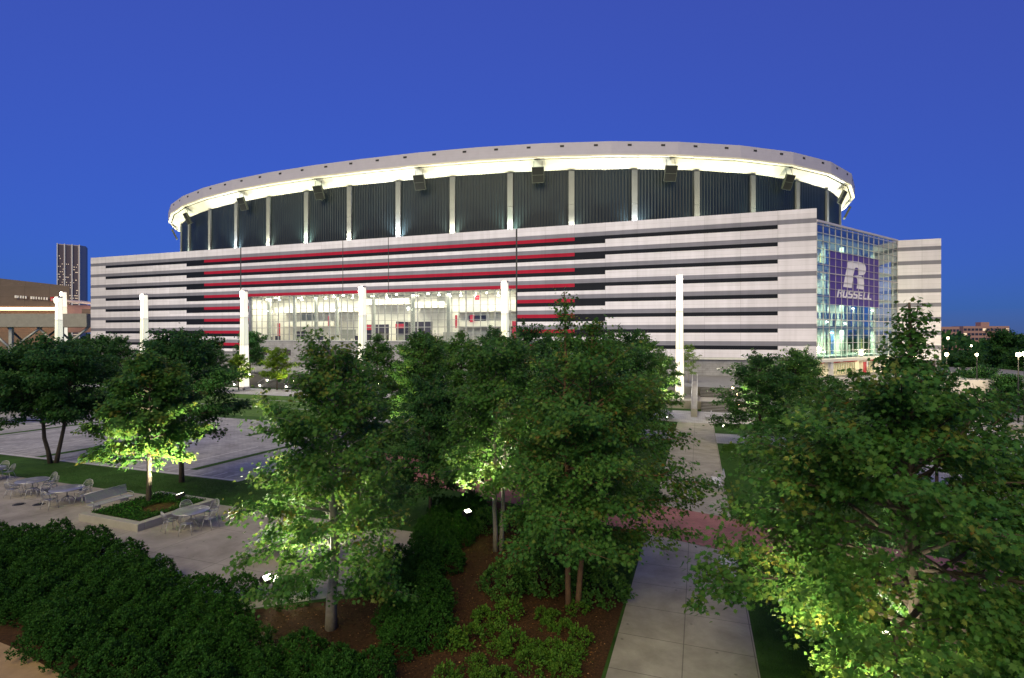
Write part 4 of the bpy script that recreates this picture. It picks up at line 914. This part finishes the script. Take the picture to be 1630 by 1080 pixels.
for u, v, s, lb in ((-3.0, 16.9, 1.1, 'loose leafy shrub between the twin-stemmed maple and the path'), (-4.9, 17.0, 1.0, 'dark leafy shrub left of the twin-stemmed maple'), (-5.9, 16.3, .9, 'leafy shrub in front of the forked white trunk'), (-8.6, 21.4, .9, 'light green leafy shrub left of the forked white trunk'),
                    (-6.3, 22.6, 1.1, 'leafy shrub right behind the forked white trunk'), (-4.8, 21.2, 1.1, 'dark leafy shrub on the grass behind the twin-stemmed maple'), (-9.9, 20.6, .55, 'small bright shrub among the curved shrub row'), (-4.0, 18.3, .9, 'dark shrub behind the twin stems by the path')):
    o = put([d_me], 'leafy_shrub', u, v, s, lb, 'shrub', None)
# ground cover right of the path and under the big maple
for u, v in fill([(2.0, 9), (2.0, 13), (4.5, 20), (9, 20), (9, 9)], 1.05, .25):
    if srng.random() < .5: put(y_me, 'low_shrub', u, v, srng.uniform(.7, 1.1), 'low shrub under the large right maple', 'shrub', 'low shrubs under the large right maple')
for u, v in fill([(1.7, 44.6), (7, 44.2), (7, 47.4), (1.7, 47.4)], .8, .2): put([d_me], 'low_shrub', u, v, srng.uniform(.35, .5), 'ground-hugging shrub in the grass before the cross path', 'shrub', 'ground-hugging shrubs before the cross path', .5)

# leaf litter on mulch and grass blades by the path
def scatter(name, polys, N, size, mt, tpl, up=1., lift=.02, tilt=.25, label=None, cat=None, kind='stuff'):
    rng = np.random.default_rng(77); P = []
    for poly, w in polys:
        xs = [p[0] for p in poly]; ys = [p[1] for p in poly]; c = 0
        while c < int(N * w):
            u, v = rng.uniform(min(xs), max(xs)), rng.uniform(min(ys), max(ys))
            if inpoly(u, v, poly): P.append((u, v, zg(u, v) + lift)); c += 1
    P = np.array(P); n = len(P); nr = np.stack([rng.normal(0, tilt, n), rng.normal(0, tilt, n), np.full(n, up)], 1); tip = rng.normal(0, 1, (n, 3)) * np.array([1, 1, .2])
    if up < .5: tip = np.stack([rng.normal(0, .45, n), rng.normal(0, .45, n), np.full(n, 1.)], 1); nr = rng.normal(0, 1, (n, 3))
    me = leaves_mesh(name, P, tip, nr, size * rng.uniform(.6, 1.3, n), rng.random(n), tpl, mt); o = bpy.data.objects.new(name, me); COL.objects.link(o); tag(o, label, cat, None, kind)
mp1 = [(-14, 8), (-2.4, 8), (-2.4, 16), (-5, 22), (-9.5, 24), (-10.5, 20), (-9, 15.5), (-12.5, 12)]
scatter('leaf_litter', [(mp1, 1.0)], 2600, .05, M['litter'], DIAM, label='dry brown leaves scattered over the mulch', cat='leaf litter')
scatter('mulch_chips', [(mp1, 1.0)], 26000, .045, leaf_mat('mulch_chip', [(0, (.02, .012, .008)), (.6, (.07, .035, .018)), (1, (.13, .065, .03))], 0, .9), DIAM, tilt=.6, label='rough brown mulch chips in the bed', cat='mulch')
M['blade'] = leaf_mat('grass_blade', [(0, (.020, .065, .014)), (1, (.045, .115, .024))], .3, .6)
BLADE = [(-.07, 0, 0), (.07, 0, 0), (.0, 1, .15)]
scatter('grass_blades', [([(1.48, 9), (9, 9), (9, 22), (1.48, 22.5)], .30), ([(-4.6, 17.4), (-2.2, 17.0), (-2.2, 23.4), (-4.4, 24)], .2), ([(1.48, 28), (9, 26), (9, 44), (1.48, 44)], .3), ([(-38, 20.8), (-12, 20.6), (-12, 24), (-38, 24)], .2)], 120000, .075, M['blade'], BLADE, up=.1, lift=0, label='short mown grass beside the path and plaza', cat='grass')

# ------------------------------------------------------------------ planter, tables, chairs, benches, floodlights
def planter(cu, cv, a, w, d):
    r = empty('planter', (cu, cv, zg(cu, cv)), a, 'square low stone planter with ground cover around the bright uplit maple', 'planter'); m = MB(); t = .32
    m.box(-w, -d, -.2, w, -d + t, .36); m.box(-w, d - t, -.2, w, d, .36); m.box(-w, -d + t, -.2, -w + t, d - t, .36); m.box(w - t, -d + t, -.2, w, d - t, .36)
    m.build('curb', M['conc'], r, bevel=.02); m = MB(); m.box(-w + t, -d + t, -.2, w - t, d - t, .28); m.build('soil', M['mulch'], r)
    rng = np.random.default_rng(4); N = 9000; p = np.stack([rng.uniform(-w + t, w - t, N), rng.uniform(-d + t, d - t, N), np.full(N, .3)], 1)
    keep = np.hypot(p[:, 0] - .5, p[:, 1] - .1) > .62 + .3 * rng.random(N); p = p[keep]; p[:, 2] += rng.uniform(0, .13, len(p))
    me = leaves_mesh('ground_cover', p, rng.normal(0, 1, (len(p), 3)) + [0, 0, .5], rng.normal(0, .4, (len(p), 3)) + [0, 0, 1], .08 * rng.uniform(.6, 1.2, len(p)), rng.random(len(p)), OVAL, M['shrub'])
    o = bpy.data.objects.new('ground_cover', me); COL.objects.link(o); o.parent = r
planter(-24.3, 18.25, radians(-2), 1.95, 1.9)
def chair():
    r = empty('chair'); m = MB()
    m.lathe([(.001, .44), (.20, .44), (.225, .45), (.225, .462), (.001, .455)], 18); m.build('seat', M['steel'], r)
    arch = [(-.22, -.02 + 0, .45), (-.25, -.16, .56), (-.245, -.23, .72), (-.17, -.29, .86), (0, -.31, .91), (.17, -.29, .86), (.245, -.23, .72), (.25, -.16, .56), (.22, -.02, .45)]
    m = MB(); m.tube(arch, .013, 6); m.build('back_frame', M['steel'], r)
    m = MB()
    for i in range(-5, 6):
        x = i * .04; zt = .91 - .14 * (abs(x) / .22) ** 2.2; m.tube([(x, -.19, .46), (x, -.27, .66), (x * .95, -.31 + abs(x) * .12, zt)], .0045, 4)
    for z in (.55, .64, .73, .81): w = .24 if z < .75 else .2; m.tube([(-w, -.20 - .0 + (.56 - z) * .2, z), (0, -.255 - (z - .55) * .18, z), (w, -.20 + (.56 - z) * .2, z)], .0045, 4)
    m.build('backrest', M['steel'], r)
    for sx in (-1, 1):
        m = MB(); m.tube([(sx * .24, -.19, .62), (sx * .29, -.05, .66), (sx * .28, .14, .64), (sx * .22, .17, .46)], .011, 5); m.build('armrest', M['steel'], r)
        for sy in (-1, 1): m = MB(); m.tube([(sx * .17, sy * .15, .45), (sx * .22, sy * .20 - .02, .2), (sx * .25, sy * .24 - .03, 0)], .012, 6); m.build('leg', M['steel'], r)
    return r
def table():
    r = empty('cafe_table'); m = MB(); m.lathe([(.001, .74), (.70, .74), (.715, .725), (.72, .70), (.70, .695), (.69, .715), (.001, .72)], 40); m.build('tabletop', M['steel'], r)
    m = MB(); m.tube([(0, 0, .34), (0, 0, .72)], .03, 8); m.lathe([(.12, .30), (.12, .32), (.001, .325)], 12); m.build('column', M['steel'], r)
    for k in range(4):
        a = k * pi / 2 + .5; m = MB(); m.tube([(.02 * cos(a), .02 * sin(a), .36), (.22 * cos(a), .22 * sin(a), .26), (.42 * cos(a), .42 * sin(a), .02)], .02, 6); m.build('leg', M['steel'], r)
    return r
ch0, tb0 = chair(), table(); ch_used = tb_used = False
tables = [(-38.6, 19.4, 'round metal table at the far left edge of the plaza', [(.6, 'chair'), (2.2, ''), (3.9, ''), (5.4, '')]), (-33.2, 18.5, 'round metal table second from the left, between two other tables', [(.5, ''), (1.8, ''), (3.4, ''), (4.6, ''), (5.7, '')]),
          (-29.75, 18.05, 'round metal table just left of the bench', [(.2, ''), (1.6, ''), (3.6, ''), (5.0, '')]), (-20.9, 17.55, 'round metal table right of the planter and floodlight', [(.1, ''), (1.55, ''), (2.7, ''), (4.2, ''), (5.3, '')]),
          (-15.2, 16.3, 'metal table mostly hidden behind the uplit maple', [(.9, ''), (2.5, ''), (4.6, '')])]
names = ['the far left table', 'the second table from the left', 'the table left of the bench', 'the table right of the planter', 'the table behind the uplit maple']
crng = random.Random(8)
for ti, (u, v, lb, chs) in enumerate(tables):
    t = tb0 if not tb_used else copy_tree(tb0); tb_used = True; t.location = gz(u, v); t.rotation_euler = (0, 0, ti * .4); tag(t, lb, 'table', 'round metal tables on the plaza')
    for a, _ in chs:
        c = ch0 if not ch_used else copy_tree(ch0); ch_used = True; R_ = crng.uniform(.78, .95); a += crng.uniform(-.15, .15)
        c.location = gz(u + cos(a) * R_, v + sin(a) * R_); c.rotation_euler = (0, 0, a + pi / 2 + crng.uniform(-.25, .25)); 
        a %= 2 * pi; side = 'behind, right of' if .35 < a < .9 else 'right of' if cos(a) > .7 else 'left of' if cos(a) < -.7 else 'behind' if sin(a) > 0 else 'in front of'
        tag(c, 'wire-mesh metal armchair %s %s' % (side, names[ti]), 'chair', 'wire-mesh chairs around the tables')
def bench():
    r = empty('bench'); m = MB()   # length along y, faces -x
    for i in range(9): x = -.26 + i * .058; m.box(x, -.92, .44 + .004 * abs(i - 4), x + .05, .92, .465 + .004 * abs(i - 4))
    m.build('seat', M['bench'], r); m = MB()
    for i in range(6): z = .56 + i * .062; x = .27 + i * .018; m.box(x, -.92, z, x + .022, .92, z + .055)
    m.tube([(.395, -.93, .945), (.395, .93, .945)], .028, 6); m.build('backrest', M['bench'], r)
    for y in (-.62, .62):
        m = MB(); m.add([(-.18, y - .06, 0), (.22, y - .06, 0), (.22, y + .06, 0), (-.18, y + .06, 0), (-.24, y - .04, .435), (.27, y - .04, .435), (.27, y + .04, .435), (-.24, y + .04, .435)], [(0, 3, 2, 1), (4, 5, 6, 7), (0, 1, 5, 4), (1, 2, 6, 5), (2, 3, 7, 6), (3, 0, 4, 7)])
        m.tube([(.22, y, .43), (.30, y, .55), (.40, y, .92)], .022, 6); m.build('support', M['steel'], r)
    for y in (-.90, .90):
        m = MB(); m.tube([(-.24, y, .46), (-.22, y, .64), (.0, y, .68), (.30, y, .66)], .016, 6); m.build('armrest', M['steel'], r)
    return r
b0 = bench(); bl = [((-26.55, 18.0), radians(180 - 3), 'metal bench with its back to the square planter'), ((.95, 32.3), 0, 'metal bench on the path beyond the brick crossing'), ((.98, 19.9), 0, 'nearest metal bench on the path, half under maple leaves'),
                    ((.9, 21.9 + 40.5), 0, 'small distant bench on the path before the stairs'), ((-2.9, 61.8), pi, 'bench at the left of the path before the stairs'), ((-13.4, 16.0), 2.2, 'metal bench on the plaza behind the uplit maple')]
for i, ((u, v), a, lb) in enumerate(bl):
    b = b0 if i == 0 else copy_tree(b0); b.location = gz(u, v); b.rotation_euler = (0, 0, a); tag(b, lb, 'bench', 'metal benches')
for i, (x, y, lb) in enumerate(((62, 829, 'dark round drain cover on the plaza near the hedge'), (30, 826, 'small dark drain cover left of the larger one on the plaza'))):
    q = at(x, y, 26.5); m = MB(); m.lathe([(.001, .012), (.19, .012), (.20, .0)], 16); m.lathe([(.22, .013), (.25, .013), (.25, 0)], 16); o = m.build('drain_cover', M['darkmetal'], label=lb, cat='drain cover'); o.location = (q.x, q.y, zg(q.x, q.y) + .006)
# low plaza wall
m = MB(); m.prism([(-21.2, 24.2), (-17.6, 22.6), (-17.2, 23.4), (-20.8, 25.0)], -1, .12); m.build('low_wall', M['conc'], bevel=.03, label='low stone wall block at the corner of the paved plaza', cat='wall')

def flood(loc, target, power, label, fixture=True, size=.16, spot=84, col=(1, .92, .68), vis=True):
    loc = Vector(loc); d = (Vector(target) - loc).normalized()
    r = empty('floodlight', loc, 0, label, 'floodlight', 'ground floodlights under the trees'); up = Vector((0, 0, 1)); sx = d.cross(up).normalized(); sy = sx.cross(d).normalized()
    m = MB(); m.tube([(0, 0, -.32), (0, 0, -.02)], .03, 6); m.build('post', M['darkmetal'], r)
    m = MB(); m.obox(-d * .0, sx * .17, sy * .12, d * .09); m.build('housing', M['darkmetal'], r)
    m = MB(); m.obox(d * .095, sx * .13, sy * .085, d * .006); m.build('lens', M['floodlens'], r)
    light('SPOT', 'floodlight_beam', loc + d * .2, power, col, size, spot=spot, blend=.8, target=target)
    return r
def gl(u, v, h=.4): return (u, v, zg(u, v) + h)
flood(gl(-23.3, 19.0, .75), (-24.5, 18.7, 3.6), 6800, 'lit floodlight on the planter aimed up at the maple', spot=125)
flood(gl(-12.75, 13.35, .65), (-10.2, 12.7, 3.8), 5200, 'floodlight hidden in the shrubs at the plaza edge, lighting the near maple')
flood(gl(-9.0, 20.3, 1.1), (-7.6, 19.6, 4.2), 6500, 'floodlight in the curved shrub row lighting the forked maple')
flood(gl(2.3, 11.9), (3.6, 12.9, 3.2), 2700, 'floodlight under the large right maple beside the path', spot=125)
flood(gl(-13.0, 13.9, .4), (-11.7, 13.4, .75), 420, 'small floodlight at the plaza edge lighting the evergreen shrubs', spot=120)
flood(gl(4.6, 16.6), (4.6, 14.4, 4.0), 1320, 'floodlight behind the trunk of the large right maple')
flood(gl(2.2, 55.2), (5.4, 48.5, 4.6), 7000, 'floodlight on the small lawn right of the far path')
flood(gl(4.6, 64.0), (6.4, 66, 3), 9000, 'floodlight by the tree just right of the stairs')
flood(gl(-3.2, 59.5), (-5.0, 56, 5), 15000, 'floodlight lighting the tree left of the far path')
flood(gl(-9.5, 30), (-6.5, 31.5, 4), 4620, 'floodlight under the grove tree nearest the brick crossing')
flood(gl(-16.2, 39), (-13, 41, 4.5), 4620, 'floodlight in the middle of the grove')
flood(gl(-22, 33.5), (-20, 37, 4.5), 4620, 'floodlight under the grove tree behind the uplit maple')
for x, d in ((380, 90), (441, 91)):
    q = at(x + 8, 620, d); flood((q.x, q.y, zg(q.x, q.y) + .4), (q.x - .8, q.y + 2, 3.5), 4620, 'floodlight below the small tree %s' % ('before the left lobby pylon' if x == 380 else 'on the wide stairs'))

# cone, drums, street lamps
q = at(1603, 872, 21.8); r = empty('traffic_cone', gz(q.x, q.y), 0, 'orange traffic cone on the pavement at the right edge', 'traffic cone')
m = MB(); m.lathe([(.19, .03), (.03, .72), (.001, .72)], 14); m.build('cone_body', M['orange'], r); m = MB(); m.box(-.2, -.2, 0, .2, .2, .035); m.build('base', M['orange'], r)
for i, (x, y, d, lb) in enumerate(((1620, 684, 55, 'pale round concrete drum at the right edge of the pavement'), (1349, 664, 72, 'pale round concrete drum before the retaining wall'), (1297, 664, 72, 'pale concrete drum seen through the leaves near the stairs'), (1311, 666, 72, 'pale concrete drum right beside the one near the stairs'))):
    q = at(x, y, d); m = MB(); m.lathe([(.001, -.1), (.95, -.1), (1.0, .1), (1.0, 1.0), (.9, 1.02), (.9, 1.06), (1.0, 1.08), (1.0, 1.5), (.92, 1.58), (.001, 1.6)], 28)
    o = m.build('concrete_drum', M['pale'] if 0 else M['conc'], label=lb, cat='planter drum', group='pale concrete drums'); o.location = gz(q.x, q.y); 
    if i: o.scale = (.8, .8, 1)
warm = emit('street_lamp_lens', (1, .80, .45), 90)
def street_lamp(x, y, d, label, zb=None, col=(1, .82, .5), pw=500, glob=.28):
    q = at(x, y, d); zb = zg(q.x, q.y) if zb is None else zb
    r = empty('street_lamp', (q.x, q.y, zb), 0, label, 'street lamp', 'street lamps'); h = q.z - zb
    m = MB(); m.tube([(0, 0, 0), (0, 0, h)], [.12, .07], 8); m.build('post', M['frame'] if x == 1456 else M['darkmetal'], r)
    m = MB(); m.lathe([(.001, h), (glob * .8, h + .05), (glob, h + glob), (glob * .7, h + glob * 1.8), (.001, h + glob * 2)], 12); m.build('lantern', warm, r)
    if pw: light('POINT', 'street_lamp_glow', (q.x, q.y, q.z + .9), pw, col, .3)
street_lamp(1268, 582, 58, 'street lamp above the trees left of the glass corner', None, pw=2500)
street_lamp(1456, 568, 104, 'white-post lamp in front of the arena wing', TZ, pw=1200)
street_lamp(1507, 567, 96, 'street lamp just right of the arena wing', None, pw=1500)
street_lamp(1555, 567, 84, 'small far street lamp between the right trees', None, pw=300, glob=.2)
street_lamp(1621, 568, 74, 'street lamp at the right edge, left of the pair', None, pw=1200)
street_lamp(1631, 567, 72, 'street lamp at the very right edge', None, pw=600)
street_lamp(1509, 540, 150, 'far lamp in front of the narrow office block', None, pw=0, glob=.25)
street_lamp(1546, 552, 190, 'far orange lamp below the wide office block', None, pw=0, glob=.25)

# ------------------------------------------------------------------ far buildings
def facade_grid(m, w, h, nx, nz, z0, y, mi, fx=.6, fz=.55, lit=None, rng=None):
    for j in range(nz):
        for i in range(nx):
            cx_, cz_ = -w / 2 + w * (i + .5) / nx, z0 + h * (j + .5) / nz; a, b = w / nx * fx / 2, h / nz * fz / 2
            k = mi if lit is None or rng.random() > lit(j / nz) else mi + 1
            m.quad((cx_ - a, y, cz_ - b), (cx_ + a, y, cz_ - b), (cx_ + a, y, cz_ + b), (cx_ - a, y, cz_ + b), k)
M['winlit'] = emit('lit_window', (1, .80, .58), .5); M['windark'] = mat('dark_window', (.03, .03, .05), .2, 0, .1, 1, spec=.8)
M['towerw'] = mat('tower_window', (.15, .125, .15), .7, 0, .1, 1, spec=.1); M['towerc'] = mat('tower_concrete', (.55, .46, .46), .8); M['brown'] = seams(mat('brown_cladding', (.15, .115, .10), .8, 0, .12, .2), [(0, 9, 0, .15), (2, 7, 0, .12)], .7); M['pinkb'] = mat('office_pinkish', (.34, .20, .20), .8)
# tower: face width about 26 m at 600 m
def building(name, x, d, face, label, cat='building'):
    q = at(x, 534, d); return empty(name, (q.x, q.y, -5), face, label, cat)
t = building('tower', 109, 640, YAW + radians(33), 'tall slim office tower with scattered lit windows, left of the arena'); rg = random.Random(2)
W_, H_ = 21.5, 121
m = MB(); m.prism([(-W_ / 2, 0), (W_ / 2, 0), (W_ / 2 + 5, 6), (W_ / 2 + 5, 24), (-W_ / 2, 24)], 0, H_); m.build('wall', M['towerc'], t)
m = MB()
for c in range(3):
    x0 = -W_ / 2 + .9 + c * (W_ - 1.6) / 3; x1 = x0 + (W_ - 1.6) / 3 - 1.2
    m.quad((x0, -.05, 2), (x1, -.05, 2), (x1, -.05, H_ - 1), (x0, -.05, H_ - 1), 0)
    for j in range(34):
        for i in range(6):
            z = 4 + j * 3.1; p = .75 if z < 62 else (.33 if z < 100 else .05); p *= (1.2 if c != 1 else .6)
            if rg.random() < p: xa = x0 + (x1 - x0) * i / 6; m.quad((xa + .15, -.12, z), (xa + (x1 - x0) / 6 * rg.uniform(.6, 1), -.12, z), (xa + (x1 - x0) / 6 * .9, -.12, z + .95), (xa + .15, -.12, z + .95), 1)
m.build('window', [M['towerw'], M['winlit']], t)
m = MB()
for c in range(4): x0 = -W_ / 2 + c * (W_ - .9) / 3; m.box(x0, -.8, 0, x0 + .9, -.01, H_ + .6)
m.build('pier', M['signwhite'], t)
# brown hall and elevated walkway, far left
b = building('hall_building', -60, 205, YAW + radians(2), 'large plain brown hall with small white lettering, at the far left', 'building')
m = MB(); m.prism([(-70, 0), (34.3, 7), (-20, 50), (-110, 50)], 24.4, 32.4); m.add([(-70, 0, 32.4), (34.3, 7, 32.4), (34.3, 7.5, 32.5), (-70, 0.5, 44), (-110, 50, 44), (-20, 50, 32.5)], [(0, 1, 2, 3), (3, 2, 5, 4)]); m.build('wall', M['brown'], b)
m = MB(); m.prism([(-70, 12), (30, 12), (-6, 40), (-100, 40)], -4, 24.3); m.build('lower_wall', M['brown'], b)
m = MB(); m.box(-2, 6.2, 22.9, 33, 7.6, 24.0); m.box(-20, 6.4, 20.4, 30, 7.6, 21.2); m.build('light_strip', emit('warm_strip', (1, .62, .36), 5), b)
light('AREA', 'hall_strip_light', at(30, 498, 196), 3000, (1, .60, .34), sx=36, sy=3, rot=(radians(35), 0, YAW))
m = MB()
for i, w in enumerate((1.1, .6, .8, .7, .7, 0, 1.0, .7, .6, .7, .5, .7, .8)):
    if w: m.box(15 + i * .95, 5.0 + i * .06, 27.6 - i * .06, 15 + i * .95 + w * .75, 5.2 + i * .06, 28.6 - i * .06)
m.build('lettering', M['signwhite'], b)
m = MB(); m.obox((28.7, 6.0, 27.3), (.8, 0, 0), (0, .1, 0), (0, 0, .8)); m.build('red_emblem', M['banner_red'], b)
wk = building('elevated_walkway', 40, 172, YAW, 'elevated concrete walkway on diagonal steel struts left of the arena', 'walkway')
m = MB(); m.box(-60, -3, 15.6, 22, 9, 19.8); m.build('deck', M['concd'] if 0 else M['conc'], wk)
m = MB()
for xx in (-56, -42, -28, -14, -9.3, -3.5, 12.5):
    m.obox((xx, -1, 7.2), (.5, 0, 0), (0, .4, 0), (0, 0, 8.4))
m.build('column', M['frame'], wk)
for x0, x1 in ((-3.5, 6), (-3.5, -11), (12.5, 21), (12.5, 5), (-28, -20), (-42, -34)):
    m = MB(); m.tube([(x0, -1, 8.5), (x1, -1, 15.5)], .38, 6); m.build('strut', M['frame'], wk)
    m = MB(); m.tube([(x0, 6, 8.5), (x1, 6, 15.5)], .32, 6); m.build('strut', M['concd'], wk)
pv = building('low_pavilion', 126, 190, YAW + radians(-4), 'low warm-lit pavilion with a flat roof behind the elevated walkway', 'building')
m = MB(); m.box(-8, 0, 14, 6, 14, 23.6); m.build('wall', M['pinkb'], pv); m = MB(); m.add([(-9, -1.5, 25.9), (7, -1.5, 24.1), (7, 12, 24.1), (-9, 12, 25.9), (-9, -1.5, 25.2), (7, -1.5, 23.62), (7, 12, 23.62), (-9, 12, 25.2)], [(0, 1, 2, 3), (7, 6, 5, 4), (0, 4, 5, 1), (1, 5, 6, 2), (2, 6, 7, 3), (3, 7, 4, 0)]); m.build('roof', M['towerc'], pv)
m = MB(); m.quad((1, -.05, 18), (4.5, -.05, 18), (4.5, -.05, 22.3), (1, -.05, 22.3)); m.build('door', M['brown'], pv)
light('POINT', 'pavilion_light', at(119, 500, 180), 1700, (1, .66, .48), .4)
m = MB(); m.lathe([(.001, -.45), (.4, -.2), (.4, .2), (.001, .45)], 10); o = m.build('lamp_globe', warm, pv); o.location = (-1.5, -6, 20.8)
# far apartment and office blocks at the right
for (x, d, w, h, top, nx, nz, lb) in ((1511, 430, 15.5, 30, 520.5, 6, 7, 'narrow pinkish office block just right of the arena wing'), (1570, 470, 38, 30, 519.5, 12, 7, 'wide pinkish office block at the right, partly behind trees'), (1640, 620, 60, 20, 533, 14, 4, 'far low building at the right edge')):
    q = at(x, top, d); b = empty('office_block', (q.x, q.y, q.z - h), YAW - radians(4), lb, 'building')
    m = MB(); m.box(-w / 2, 0, 0, w / 2, 14, h); m.build('wall', M['pinkb'], b)
    m = MB(); facade_grid(m, w, h - 1.5, nx, nz, .5, -.06, 0, .8, .5, lambda f: .12, random.Random(x)); m.build('window', [M['windark'], M['winlit']], b)
    if nx == 12: m = MB(); m.box(-3, 2, h, 4, 8, h + 3.5); m.build('roof_house', M['pinkb'], b)
